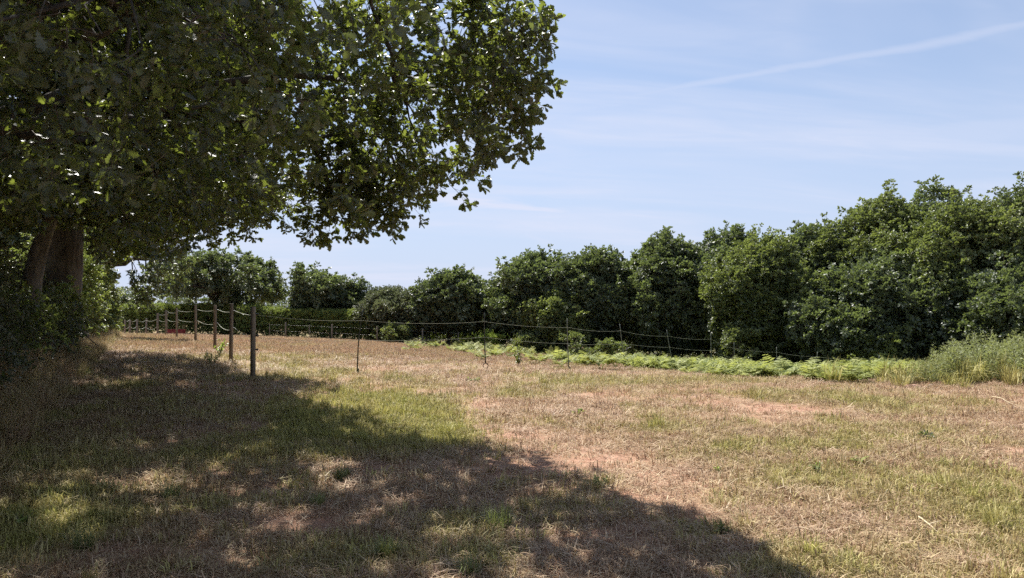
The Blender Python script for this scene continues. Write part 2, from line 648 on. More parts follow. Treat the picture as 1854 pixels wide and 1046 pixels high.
M_POLEGREY = plain_mat('grey_green_plastic', (.10, .11, .085), (.17, .18, .14), 30, .5, .4)
M_BLACK = plain_mat('black_insulator', (.012, .012, .012), (.03, .03, .03), 30, .4, .5)
M_RUST = plain_mat('rusty_brown_plastic', (.05, .022, .014), (.10, .045, .028), 30, .6, .4)
M_RED = plain_mat('faded_red_plastic', (.26, .03, .03), (.36, .06, .05), 8, .6, .4)
M_WIRE = plain_mat('galvanised_wire', (.3, .3, .3), (.5, .5, .48), 30, .5, .5)
M_STONE = plain_mat('pinkish_stone', (.36, .2, .15), (.55, .37, .29), 14, .9, .2)
M_STONEG = plain_mat('grey_stone', (.22, .19, .16), (.36, .32, .28), 14, .9, .2)

# ------------------------------------------------------------------ instancing through geometry nodes (leaves, grass: what nobody counts)
_GN = {}


def proto_collection(name, meshes):
    c = bpy.data.collections.new(name)
    for i, me in enumerate(meshes):
        c.objects.link(bpy.data.objects.new(f'{name}_{i:02d}', me))
    return c


def gn_tree(coll):
    if coll.name in _GN:
        return _GN[coll.name]
    t = bpy.data.node_groups.new('scatter_' + coll.name, 'GeometryNodeTree')
    t.interface.new_socket('Geometry', in_out='INPUT', socket_type='NodeSocketGeometry')
    t.interface.new_socket('Geometry', in_out='OUTPUT', socket_type='NodeSocketGeometry')
    n = t.nodes
    gi, go = n.new('NodeGroupInput'), n.new('NodeGroupOutput')
    ci = n.new('GeometryNodeCollectionInfo')
    ci.inputs['Collection'].default_value = coll
    ci.inputs['Separate Children'].default_value = True
    ci.inputs['Reset Children'].default_value = True
    iop = n.new('GeometryNodeInstanceOnPoints')
    iop.inputs['Pick Instance'].default_value = True

    def named(nm, dt):
        a = n.new('GeometryNodeInputNamedAttribute')
        a.data_type = dt
        a.inputs['Name'].default_value = nm
        return a.outputs['Attribute']
    L = t.links.new
    L(gi.outputs[0], iop.inputs['Points'])
    L(ci.outputs[0], iop.inputs['Instance'])
    L(named('idx', 'INT'), iop.inputs['Instance Index'])
    er = n.new('FunctionNodeEulerToRotation')
    L(named('rot', 'FLOAT_VECTOR'), er.inputs[0])
    L(er.outputs[0], iop.inputs['Rotation'])
    L(named('scl', 'FLOAT'), iop.inputs['Scale'])
    L(iop.outputs[0], go.inputs[0])
    _GN[coll.name] = t
    return t


def scatter(name, coll, P, rot, scl, tint=None, parent=None, origin=None):
    P = np.asarray(P, np.float32)
    n = len(P)
    origin = np.zeros(3) if origin is None else np.asarray(origin, float)
    me = bpy.data.meshes.new(name)
    me.vertices.add(n)
    me.vertices.foreach_set('co', (P - origin).astype(np.float32).ravel())

    def attr(nm, typ, key, v):
        a = me.attributes.new(nm, typ, 'POINT')
        a.data.foreach_set(key, v)
    attr('rot', 'FLOAT_VECTOR', 'vector', np.asarray(rot, np.float32).ravel())
    attr('scl', 'FLOAT', 'value', np.broadcast_to(np.asarray(scl, np.float32), (n,)).copy())
    attr('idx', 'INT', 'value', R.integers(0, len(coll.objects), n).astype(np.int32))
    attr('tint', 'FLOAT', 'value', np.zeros(n, np.float32) if tint is None else np.asarray(tint, np.float32))
    me.update()
    o = link(name, me, parent, None if parent is not None else tuple(origin))
    o['kind'] = 'stuff'
    md = o.modifiers.new('scatter', 'NODES')
    md.node_group = gn_tree(coll)
    return o


def out_rot(D, jitter=.5, lift=.0):
    """euler angles that point local +X along D, leaf faces kept roughly up"""
    D = D / (np.linalg.norm(D, axis=1, keepdims=True) + 1e-9)
    n = len(D)
    yaw = np.arctan2(D[:, 1], D[:, 0]) + R.normal(0, jitter, n)
    pit = -np.arcsin(np.clip(D[:, 2], -1, 1)) * .8 + R.normal(0, jitter * .8, n) - lift
    rol = R.normal(0, jitter * 1.1, n)
    return np.c_[rol, pit, yaw]


# ------------------------------------------------------------------ leaves and sprigs
OAK_T = np.array([0, .10, .2, .27, .38, .45, .57, .64, .77, .84, .94, 1.0])
OAK_W = np.array([.015, .04, .13, .075, .21, .12, .28, .16, .27, .17, .12, .0])
OAK_T2 = np.array([0, .22, .34, .55, .68, .84, 1.0])
OAK_W2 = np.array([.02, .15, .09, .27, .16, .24, .0])
OVAL_T = np.array([0, .3, .65, 1.0])
OVAL_W = np.array([.02, .24, .22, .0])
DIA_T = np.array([0, .5, 1.0])
DIA_W = np.array([.03, .27, .0])
NARROW_T = np.array([0, .35, 1.0])
NARROW_W = np.array([.03, .10, .0])


def leaf_geo(T, W, L, fold=.25, droop=.2, curl=0.0):
    n = len(T)
    mid = np.c_[T * L, np.zeros(n), -droop * L * T ** 2]
    lf = np.c_[T * L + .06 * L * W, W * L, -droop * L * T ** 2 + fold * W * L + curl * W * L * np.sin(T * 9)]
    rt = np.c_[T * L + .06 * L * W, -W * L, -droop * L * T ** 2 + fold * W * L - curl * W * L * np.sin(T * 9)]
    V = np.vstack([mid, lf, rt])
    i = np.arange(n - 1)
    f = np.vstack([np.c_[i, i + 1, n + i + 1], np.c_[i, n + i + 1, n + i],
                   np.c_[i, 2 * n + i + 1, i + 1], np.c_[i, 2 * n + i, 2 * n + i + 1]])
    # drop degenerate tip triangles
    return V, f


def basis(d, up):
    d = d / np.linalg.norm(d)
    y = np.cross(up, d)
    if np.linalg.norm(y) < 1e-3:
        y = np.cross(np.array([0, 1.0, 0]), d)
    y /= np.linalg.norm(y)
    z = np.cross(d, y)
    return np.stack([d, y, z], 1)


def sprig(name, T, W, mat, nleaf, length, lsize, spread=1.0, twig_r=.004, side=0, tipbias=.6):
    mb = MB()
    tw = np.array([[0, 0, 0], [length * .4, R.normal(0, .02), .02], [length * .75, R.normal(0, .03), .0], [length, R.normal(0, .05), -.05 * length]])
    mb.tube(tw, np.array([1, .8, .55, .25]) * twig_r, 3, 1, .5, cap=False)
    stems = [tw]
    for k in range(side):
        t = R.uniform(.25, .75)
        base = np.array([np.interp(t, [0, .4, .75, 1], tw[:, j]) for j in range(3)])
        d = np.array([R.uniform(.3, .9), R.choice([-1, 1]) * R.uniform(.5, 1), R.uniform(-.3, .4)])
        d *= length * R.uniform(.35, .6) / np.linalg.norm(d)
        st = np.array([base, base + d * .5 + [0, 0, .02], base + d])
        mb.tube(st, np.array([.6, .45, .2]) * twig_r, 3, 1, .5, cap=False)
        stems.append(st)
    for k in range(nleaf):
        st = stems[k % len(stems)]
        t = R.random() ** (1 - tipbias) if tipbias < 1 else 1
        t = .15 + .85 * t
        tt = np.linspace(0, 1, len(st))
        p = np.array([np.interp(t, tt, st[:, j]) for j in range(3)])
        ax = st[-1] - st[0]
        ax /= np.linalg.norm(ax)
        th = R.uniform(0, 2 * math.pi)
        side_v = np.array([0, math.cos(th), math.sin(th) * .7])
        d = ax * R.uniform(.15, 1.0) + side_v * R.uniform(.4, 1.1) * spread
        up = np.array([0, 0, 1.0]) + R.normal(0, .45, 3)
        B = basis(d, up)
        L = lsize * R.uniform(.5, 1.25)
        V, f = leaf_geo(T, W, L, R.uniform(.1, .45), R.uniform(-.1, .35), R.normal(0, .12))
        V = V @ B.T + p
        mb.add(V, f, 0, R.random())
    return mb.mesh(name, [mat, M_TWIG], True)


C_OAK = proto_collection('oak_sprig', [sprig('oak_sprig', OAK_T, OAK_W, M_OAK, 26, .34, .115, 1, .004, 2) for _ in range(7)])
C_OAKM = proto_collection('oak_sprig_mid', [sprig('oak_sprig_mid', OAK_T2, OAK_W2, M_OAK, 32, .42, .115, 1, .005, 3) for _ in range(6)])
C_OAKF = proto_collection('oak_sprig_far', [sprig('oak_sprig_far', OVAL_T, OVAL_W * 1.15, M_OAKFAR, 34, .5, .15, 1, .006, 4) for _ in range(6)])
C_PALE = proto_collection('pale_sprig', [sprig('pale_sprig', OVAL_T, OVAL_W * 1.15, M_PALE, 38, .5, .135, 1, .006, 4) for _ in range(5)])
C_GREY = proto_collection('grey_sprig', [sprig('grey_sprig', OVAL_T, OVAL_W * 1.1, M_GREY, 42, .5, .11, 1, .006, 4) for _ in range(5)])
C_HEDGE = proto_collection('hedge_sprig', [sprig('hedge_sprig', OVAL_T, OVAL_W, M_HEDGE, 34, .4, .085, 1, .005, 4) for _ in range(5)])
C_BRAMBLE = proto_collection('bramble_sprig', [sprig('bramble_sprig', OVAL_T, OVAL_W, M_BRAMBLE, 26, .45, .085, 1, .004, 3) for _ in range(5)])
C_FRESH = proto_collection('fresh_sprig', [sprig('fresh_sprig', OVAL_T, OVAL_W, M_FRESH, 22, .3, .085, 1, .004, 3) for _ in range(4)])


# ------------------------------------------------------------------ grass prototypes
def tuft(name, n, h0, h1, rad, w, bend=.6, flat=False, lv0=0., lv1=1.):
    mb = MB()
    for k in range(n):
        r = rad * math.sqrt(R.random())
        a = R.uniform(0, 6.283)
        p = np.array([r * math.cos(a), r * math.sin(a), -.005])
        h = R.uniform(h0, h1)
        yaw = a + R.normal(0, 1.2)
        dirv = np.array([math.cos(yaw), math.sin(yaw), 0])
        sd = np.array([-math.sin(yaw), math.cos(yaw), 0]) * w * R.uniform(.6, 1.3) / 2
        if flat:
            lift = R.uniform(.0, .25)
            z0 = R.uniform(.004, .035)
            q0 = p + [0, 0, z0]
            q1 = q0 + dirv * h * .5 + np.array([0, 0, h * lift * .5]) + R.normal(0, h * .04, 3)
            q2 = q0 + dirv * h + np.array([0, 0, h * lift * .3 - .004])
        else:
            bd = R.uniform(.1, 1) * bend
            q0 = p
            q1 = p + dirv * h * bd * .3 + np.array([0, 0, h * .6])
            q2 = p + dirv * h * bd * 1.0 + np.array([0, 0, h * (1 - .45 * bd * bd)])
        up = np.array([0, 0, w * .3]) if flat else 0
        V = [q0 - sd, q0 + sd, q1 - sd * .8 + up, q1 + sd * .8 + up, q2]
        mb.add(V, [(0, 1, 3), (0, 3, 2), (2, 3, 4)], 0, R.uniform(lv0, lv1))
    return mb.mesh(name, [M_GRASS], True)


C_DRY = proto_collection('dry_tuft', [tuft('dry_tuft', 24, .02, .075, .11, .0068, 1.2) for _ in range(4)]
                         + [tuft('dry_tuft', 30, .04, .15, .11, .0048, flat=True) for _ in range(6)])
C_GRN = proto_collection('green_tuft', [tuft('green_tuft', 30, .025, .095, .10, .0068, 1.1) for _ in range(5)])
C_LUSH = proto_collection('lush_tuft', [tuft('lush_tuft', 60, .10, .26, .06, .006, 1.0) for _ in range(4)])
C_LONGDRY = proto_collection('long_dry_tuft', [tuft('long_dry_tuft', 55, .15, .5, .12, .006, 1.1) for _ in range(4)])
C_FAR = proto_collection('far_tuft', [tuft('far_tuft', 60, .03, .11, .3, .011, .9) for _ in range(4)])

# ------------------------------------------------------------------ ground sheet
def build_ground():
    def axis(a, b_, step, lim0, lim1):
        c = list(np.arange(a, b_ + 1e-6, step))
        s, x = step, c[-1]
        while x < lim1:
            s *= 1.17
            x += s
            c.append(x)
        s, x = step, c[0]
        pre = []
        while x > lim0:
            s *= 1.17
            x -= s
            pre.append(x)
        return np.array(pre[::-1] + c)
    xs = axis(-15, 17, .2, -3000, 3000)
    ys = axis(1.5, 40, .2, -300, 4500)
    X, Y = np.meshgrid(xs, ys)
    Z = height(X, Y)
    g, bare = gmap(X, Y)
    nx, ny = len(xs), len(ys)
    i = np.arange(nx - 1)[None] + nx * np.arange(ny - 1)[:, None]
    q = np.stack([i, i + 1, i + nx + 1, i + nx], -1).reshape(-1, 4)
    me = mesh_np('ground', np.c_[X.ravel(), Y.ravel(), Z.ravel()], q, [M_GROUND], None, True,
                 {'green': g.ravel(), 'bare': bare.ravel()})
    o = link('ground', me)
    tag(o, 'dry sunburnt field with patchy grass and reddish bare soil', 'field', kind='structure')


build_ground()


# ------------------------------------------------------------------ grass on the field
def sample_ring(d0, d1, dens, spread=1.08):
    """random ground points in the view wedge between two distances"""
    half = .70 * spread
    area = half * (d1 ** 2 - d0 ** 2)
    n = int(area * dens)
    d = np.sqrt(R.uniform(d0 ** 2, d1 ** 2, n))
    x = R.uniform(-half, half, n) * d + R.uniform(-1, 1, n)
    return x, d


def build_grass():
    rings = [(3.0, 6.0, 300, 1.0), (6.0, 10.0, 190, 1.15), (10.0, 16.0, 105, 1.35), (16.0, 24.0, 55, 1.7)]
    acc = {'dry': [[], [], [], []], 'grn': [[], [], [], []], 'lush': [[], [], [], []]}
    for (d0, d1, dens, sc) in rings:
        x, y = sample_ring(d0, d1, dens, 1.15)
        s = bank_s(x, y)
        k = s < .6
        x, y = x[k], y[k]
        g, bare = gmap(x, y)
        z = height(x, y)
        keep = R.random(len(x)) < (1 - .82 * bare)
        isg = R.random(len(x)) < np.clip(g * 1.15, 0, .95)
        clump = sstep(fbm(x * 2.6, y * 2.6, 50.), .5, .72)
        lush = isg & (R.random(len(x)) < .09 * clump * g * (d1 < 17))
        for key, msk, base, lo, hi in (('dry', ~isg, 1.0, .0, .4), ('grn', isg & ~lush, 1.0, .35, .95), ('lush', lush, .75, .6, 1.0)):
            mm = msk & keep
            n = mm.sum()
            if not n:
                continue
            a = acc[key]
            a[0].append(np.c_[x[mm], y[mm], z[mm]])
            a[1].append(np.c_[R.normal(0, .12, n), R.normal(0, .12, n), R.uniform(0, 6.283, n)])
            a[2].append(base * sc * R.uniform(.7, 1.3, n))
            t = np.clip(R.uniform(lo, hi, n) + .45 * (g[mm] - .45), 0, 1)
            if key == 'dry':
                t = np.clip(g[mm] * .9 + R.normal(0, .12, n), 0, .6)
            a[3].append(t)
    for key, coll, nm, lab in (('dry', C_DRY, 'dry_grass', 'short straw-coloured mown grass over the dry field'),
                               ('grn', C_GRN, 'green_grass', 'green grass growing in patches across the field'),
                               ('lush', C_LUSH, 'tall_grass', 'longer green grass tufts standing above the mown turf')):
        a = acc[key]
        o = scatter(nm, coll, np.concatenate(a[0]), np.concatenate(a[1]), np.concatenate(a[2]), np.concatenate(a[3]))
        tag(o, lab, 'grass', kind='stuff')
    x, y = sample_ring(22, 52, 16, 1.02)
    k = (bank_s(x, y) < .6) & (y < 52)
    x, y = x[k], y[k]
    g, bare = gmap(x, y)
    k = R.random(len(x)) < (1 - .6 * bare)
    x, y, g = x[k], y[k], g[k]
    n = len(x)
    o = scatter('far_grass', C_FAR, np.c_[x, y, height(x, y)], np.c_[R.normal(0, .08, n), R.normal(0, .08, n), R.uniform(0, 6.28, n)],
                R.uniform(.8, 1.5, n), np.clip(g * .8 + R.normal(.05, .15, n), 0, 1))
    tag(o, 'brown seeding grass over the far part of the field', 'grass', kind='stuff')


build_grass()


# ------------------------------------------------------------------ trees
def limb_path(a, b_, sag=.0, rise=.25, n=9, wig=.04):
    a, b_ = np.asarray(a, float), np.asarray(b_, float)
    t = np.linspace(0, 1, n)[:, None]
    L = np.linalg.norm(b_ - a)
    p = a + (b_ - a) * t
    p[:, 2:3] += rise * L * np.sin(t * math.pi) * (1 - t * .4) - sag * L * t * t
    w = R.normal(0, wig * L, (n, 3))
    w[0] = w[-1] = 0
    w = (w + np.roll(w, 1, 0)) / 2
    w[0] = w[-1] = 0
    return p + w


def trunk_mesh(name, base, top, r0, r1, mat, lean=(0, 0), seg=14, n=12, flare=1.6):
    t = np.linspace(0, 1, n)
    p = np.c_[base[0] + (top[0] - base[0]) * t + lean[0] * np.sin(t * math.pi), base[1] + (top[1] - base[1]) * t + lean[1] * np.sin(t * math.pi),
              base[2] - .15 + (top[2] - base[2] + .15) * t]
    r = r0 + (r1 - r0) * t
    r = r * (1 + (flare - 1) * np.exp(-t * 9))
    mb = MB()
    mb.tube(p - np.asarray(base), r, seg, 0, .5, True, .06, .05)
    return mb.mesh(name, [mat]), p


def back_tree(label, x0, x1, ytop, Y, coll, clear=.9, squash=1.0, seed=0, dens=13.0, depth=1.0, trunk_r=None, stems=1, low=0.0, sprig_s=1.0,
              nsub=30, name='tree', cat='tree', group=None, tx=None, gap=0.0, bark=None, wide=1.3):
    global R
    keepR = R
    R = np.random.default_rng(1000 + seed)
    X0, X1 = at(x0, 500, Y)[0], at(x1, 500, Y)[0]
    cx, rx = (X0 + X1) / 2, (X1 - X0) / 2 * wide
    ztop = at((x0 + x1) / 2, ytop, Y)[2]
    bx = cx if tx is None else at(tx, 500, Y)[0]
    base = np.array([bx, Y, gz(bx, Y)])
    zb = base[2] + clear
    rz = max((ztop - zb) / 2, .4)
    cen = np.array([cx, Y, zb + rz])
    ry = rx * depth
    t = thing(name, label, cat, tuple(base), group)
    # crown of overlapping leaf masses, fuller than an ellipsoid and lumpy in outline
    subs = []
    small = min(rx, ry, rz * 1.2)
    while len(subs) < nsub * 2.4:
        d = R.uniform(-1, 1, 3)
        nr = (abs(d[0]) ** 2.1 + abs(d[1]) ** 2.1 + abs(d[2]) ** 2.1) ** (1 / 2.1)
        if nr > 1 or nr < .5 or d[1] > .75:
            continue
        rr = R.uniform(.16, .36)
        e = d * (1 - rr * R.uniform(.5, .9)) / max(nr, .8)
        e[:2] *= 1 + .7 * (float(vnoise3(d[0] * 1.6 + seed * 3.1, d[1] * 1.6 + 7, d[2] * 2.2 + seed)) - .5)
        if e[2] > 0:
            w = 1 - .4 * e[2] ** 2
            e[0] *= w
            e[1] *= w
        subs.append((cen + e * np.array([rx, ry, rz]), min(rr * small, 1.35)))
    for q in range(4):
        subs.append((cen + R.uniform(-.3, .3, 3) * np.array([rx, ry, rz]), .45 * small))
    nsub = len(subs)
    P, D, S = [], [], []
    for c, r in subs:
        lt = R.normal(0, .45)
        n = int(4 * math.pi * r * r * dens / sprig_s ** 2) + 6
        d = R.normal(0, 1, (n, 3))
        d /= np.linalg.norm(d, axis=1, keepdims=True)
        u = R.uniform(.35, 1.0, n) ** .6
        # ragged surface
        u *= 1 + .8 * (fbm(d[:, 0] * 2.2 + c[0], d[:, 1] * 2.2 + c[1], d[:, 2] * 2.2 + c[2], 3) - .5)
        p = c + d * (u * r)[:, None] * np.array([1.1, 1.1, .85])
        P.append(p)
        D.append(d + .5 * (p - cen) / np.array([rx, ry, rz]))
        S.append(np.full(n, lt))
        # leading shoots standing out of the leaf mass
        for q in range(3 if c[2] > cen[2] - .3 * rz else 1):
            dd = R.normal(0, .6, 3) + np.array([0, 0, .9]) + .5 * (c - cen) / np.array([rx, ry, rz])
            dd /= np.linalg.norm(dd)
            k = 4
            ln = R.uniform(.35, .8)
            P.append(c + dd * r * .8 + dd[None] * (np.linspace(0, 1, k)[:, None] * ln) + R.normal(0, .05, (k, 3)))
            D.append(np.repeat(dd[None], k, 0))
            S.append(np.full(k, lt + .25))
    P, D = np.concatenate(P), np.concatenate(D)
    S = np.concatenate(S)
    if gap > 0:
        k = fbm(P[:, 0] * 1.1, P[:, 1] * 1.1, P[:, 2] * 1.1 + seed, 2) > gap
        P, D, S = P[k], D[k], S[k]
    zmin = height(P[:, 0], P[:, 1]) + .15 + low
    P[:, 2] = np.where(P[:, 2] < zmin, zmin + R.uniform(0, .6, len(P)), P[:, 2])
    # fit the height of the crown
    up = P[:, 2] > cen[2]
    P[up, 2] = cen[2] + (P[up, 2] - cen[2]) * (ztop - .15 - cen[2]) / (np.percentile(P[:, 2], 99.75) - cen[2])
    scatter('crown', coll, P, out_rot(D, .6), sprig_s * R.uniform(.6, 1.2, len(P)), S, t, base)
    # trunk and limbs
    r0 = trunk_r or (.06 + .035 * rz)
    bark = bark or M_BARK
    for s in range(stems):
        off = np.array([0, 0, 0]) if stems == 1 else np.array([R.uniform(-.5, .5) * rx, R.uniform(-.3, .3) * rx, 0])
        b0 = base + off
        b0[2] = gz(b0[0], b0[1])
        tp = np.array([cx + off[0] * .8 + R.normal(0, .1), Y + off[1], zb + rz * (.75 if stems == 1 else .6)])
        me, pth = trunk_mesh('trunk', b0, tp, r0 * (1 if stems == 1 else .7), r0 * .4, bark, (R.normal(0, .12), R.normal(0, .1)), 9, 8)
        link('trunk', me, t, tuple(b0 - base))
        mb = MB()
        for q in range(7 if stems == 1 else 3):
            c, r = subs[R.integers(0, nsub)]
            a = pth[R.integers(3, len(pth))]
            lp = limb_path(a, c, 0, .12, 7, .03)
            mb.tube(lp - base, np.linspace(r0 * .42, .015, 7), 5, 0)
        tag(link('limbs', mb.mesh('limbs', [bark]), t), None, None, None, 'stuff')
    R = keepR
    return t


TREES = [
    # label, x0, x1, ytop, Y, sprigs, options
    ('wide open-crowned oak with dark trunk standing at the far hedge behind the posts', 300, 498, 460, 53, C_OAKF, dict(clear=2.35, seed=1, tx=412, nsub=26, dens=15, gap=.46, trunk_r=.42, wide=1.1)),
    ('small oak with ragged domed crown at the right end of the far hedge', 520, 614, 486, 52, C_OAKF, dict(clear=1.3, seed=2, tx=588, gap=.38, nsub=18, wide=.95)),
    ('low dark oak leaning against the domed oak beyond the far hedge', 590, 662, 506, 53, C_OAKF, dict(clear=.9, seed=3, gap=.34, nsub=14, wide=.95)),
    ('grey-green bushy thorn tree left of the round dark oak', 668, 745, 525, 50, C_GREY, dict(clear=.6, seed=4, stems=3)),
    ('brownish grey thorn tree touching the round dark oak', 722, 796, 530, 49, C_GREY, dict(clear=.7, seed=5, stems=2)),
    ('round dark oak with short trunk at the middle of the tree line', 772, 868, 494, 49, C_OAKF, dict(clear=1.1, seed=6, tx=812, gap=.25)),
    ('narrow oak crown close behind the right side of the round dark oak', 838, 880, 512, 51, C_OAKF, dict(clear=.8, seed=7, nsub=12)),
    ('low pale green bushy tree in the dip of the tree line', 866, 930, 522, 50, C_PALE, dict(clear=.4, seed=8, stems=2, nsub=16)),
    ('broad dark oak with rounded top right of the dip in the tree line', 914, 1044, 466, 48, C_OAKF, dict(clear=.9, seed=9)),
    ('pale low bush-like tree in front of the middle oaks behind the bracken', 968, 1042, 538, 44, C_PALE, dict(clear=.3, seed=10, stems=2, nsub=16)),
    ('dark oak with domed crown second from the dip in the tree line', 1022, 1152, 461, 46, C_OAKF, dict(clear=.9, seed=11)),
    ('tall flat-topped dark oak left of the oak with sky gaps', 1142, 1300, 438, 45, C_OAKF, dict(clear=.9, seed=12)),
    ('dark oak rising highest of the middle group with sky showing through its top', 1268, 1386, 422, 46, C_OAKF, dict(clear=1.6, seed=13, gap=.36)),
    ('sunlit yellow-green leafy oak standing forward behind the corner pole', 1308, 1452, 436, 40, C_PALE, dict(clear=.6, seed=14)),
    ('dense oak with pointed shoots in the notch left of the tallest trees', 1400, 1532, 420, 42, C_OAKF, dict(clear=.8, seed=15)),
    ('bright green oak stepping up towards the tallest trees on the right', 1500, 1680, 368, 40, C_PALE, dict(clear=.8, seed=16)),
    ('tallest dark oak with jagged top on the right', 1610, 1800, 356, 41, C_OAKF, dict(clear=1.0, seed=17)),
    ('broad light-leaved oak in front of the tallest trees', 1650, 1850, 380, 36, C_PALE, dict(clear=.3, seed=18)),
    ('tall oak at the right edge of the picture', 1790, 1990, 338, 39, C_OAKF, dict(clear=.8, seed=19)),
    ('low dark leafy oak with drooping skirt left of the tall weeds', 1490, 1680, 480, 36, C_OAKF, dict(clear=.1, seed=20)),
    ('low bushy oak skirt behind the tall weeds at the right edge', 1740, 1960, 470, 33, C_OAKF, dict(clear=.2, seed=21)),
    ('lower leafy oak bough tree under the pointed oak', 1380, 1520, 500, 39, C_PALE, dict(clear=.2, seed=22, nsub=20)),
]
for (lab, a, b_, yt, Y, cl, kw) in TREES:
    back_tree(lab, a, b_, yt, Y, cl, group='trees along the field edge', name='tree', **kw)

# saplings and undergrowth at the foot of the tree line
SHRUBS = [
    ('pale green bush behind the leaning first pole', 680, 740, 562, 51, C_PALE, 30),
    ('pale lit bush under the brownish thorn tree', 700, 745, 585, 47, C_PALE, 31),
    ('bright green bush seen under the round dark oak, left of its trunk', 760, 800, 590, 52, C_FRESH, 32),
    ('bright green bush seen under the round dark oak, right of its trunk', 820, 868, 588, 52, C_FRESH, 33),
    ('bright green bush just right of the hooped pole with the sagging rope', 872, 900, 596, 45, C_FRESH, 34),
    ('small leafy sapling behind the third pole', 1028, 1052, 606, 40, C_PALE, 35),
    ('small leafy sapling left of the fourth pole', 1088, 1112, 618, 38, C_PALE, 36),
    ('low shrub in the shade between the middle oak trunks', 940, 985, 606, 43, C_PALE, 37),
    ('sunlit shrub glimpsed between trunks left of the corner pole', 1225, 1262, 604, 52, C_FRESH, 38),
    ('pale shrub right of the corner pole under the sunlit oak', 1305, 1350, 585, 37, C_PALE, 39),
    ('leafy shrub beneath the bright green oak', 1560, 1625, 610, 33, C_PALE, 40),
]
for (lab, a, b_, yt, Y, cl, sd) in SHRUBS:
    back_tree(lab, a, b_, yt, Y, cl, clear=.0, seed=sd, nsub=7, stems=2, trunk_r=.03, dens=13, sprig_s=.7, gap=.42, wide=1.3, name='shrub', cat='shrub',
              group='shrubs under the tree line', bark=M_BARK)


def wood_undergrowth():
    line = np.array([at(640, 600, 53), at(760, 600, 52), at(900, 600, 51), at(1050, 600, 49), at(1200, 600, 47), at(1400, 600, 43), at(1600, 600, 41), at(1800, 600, 39), at(2050, 600, 38)])[:, :2]
    n = 9000
    t = R.uniform(0, len(line) - 1.001, n)
    i = t.astype(int)
    f = (t - i)[:, None]
    q = line[i] * (1 - f) + line[i + 1] * f
    X = q[:, 0] + R.normal(0, .6, n)
    Y = q[:, 1] + R.uniform(0, 9, n)
    top = 1.0 + 2.6 * fbm(X * .35, Y * .35, 61., 3)
    Z = height(X, Y) + R.uniform(0, 1, n) ** .8 * top
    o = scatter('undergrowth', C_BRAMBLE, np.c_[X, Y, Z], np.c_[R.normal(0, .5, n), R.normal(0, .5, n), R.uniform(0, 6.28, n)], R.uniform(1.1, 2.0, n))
    tag(o, 'dark shaded undergrowth filling the foot of the tree line', 'undergrowth', kind='stuff')


wood_undergrowth()


# ------------------------------------------------------------------ the overhanging oaks on the left
CANOPY = [(-4000, -4000), (840, -4000), (870, -60), (915, 8), (930, 40), (955, 60), (968, 110), (952, 165), (915, 225), (885, 205),
          (835, 240), (795, 290), (770, 265), (735, 275), (715, 355), (650, 360), (605, 370), (592, 320), (596, 250), (545, 235), (528, 320),
          (500, 350), (455, 362), (395, 375), (335, 395), (325, 480), (296, 500), (280, 520), (245, 535), (225, 590), (222, 1400), (-4000, 1400)]
_SH = [(1350, 1120), (1285, 1000), (1250, 950), (1165, 918), (1080, 916), (935, 906), (960, 880), (1080, 858), (1040, 836), (940, 815), (870, 803), (790, 803),
       (735, 785), (670, 762), (650, 748), (590, 738), (540, 722), (500, 712), (570, 696), (540, 688), (470, 690), (430, 684), (405, 662),
       (350, 652), (300, 645), (240, 640), (215, 628)]
SHADE = [tuple(ground_at(*p)[:2]) for p in _SH] + [(-30, 45), (-60, 20), (-60, -30), (1.6, -30), (1.6, 2.5)]


def carve(P, margin=0.0):
    """keep canopy points inside the CANOPY outline; crown shaped so its shadow lands within SHADE"""
    px, py, dep = project(P)
    a = in_poly(px, py, CANOPY) | (dep < 1.0)
    k = P[:, 2] / SUN[2]
    g = P - SUN[None] * k[:, None]
    s = in_poly(g[:, 0] + .2, g[:, 1] + .12, SHADE)
    far = (np.linalg.norm(P - np.array([0, 0, CAM_H]), axis=1) > 3.2)
    return a & s & far


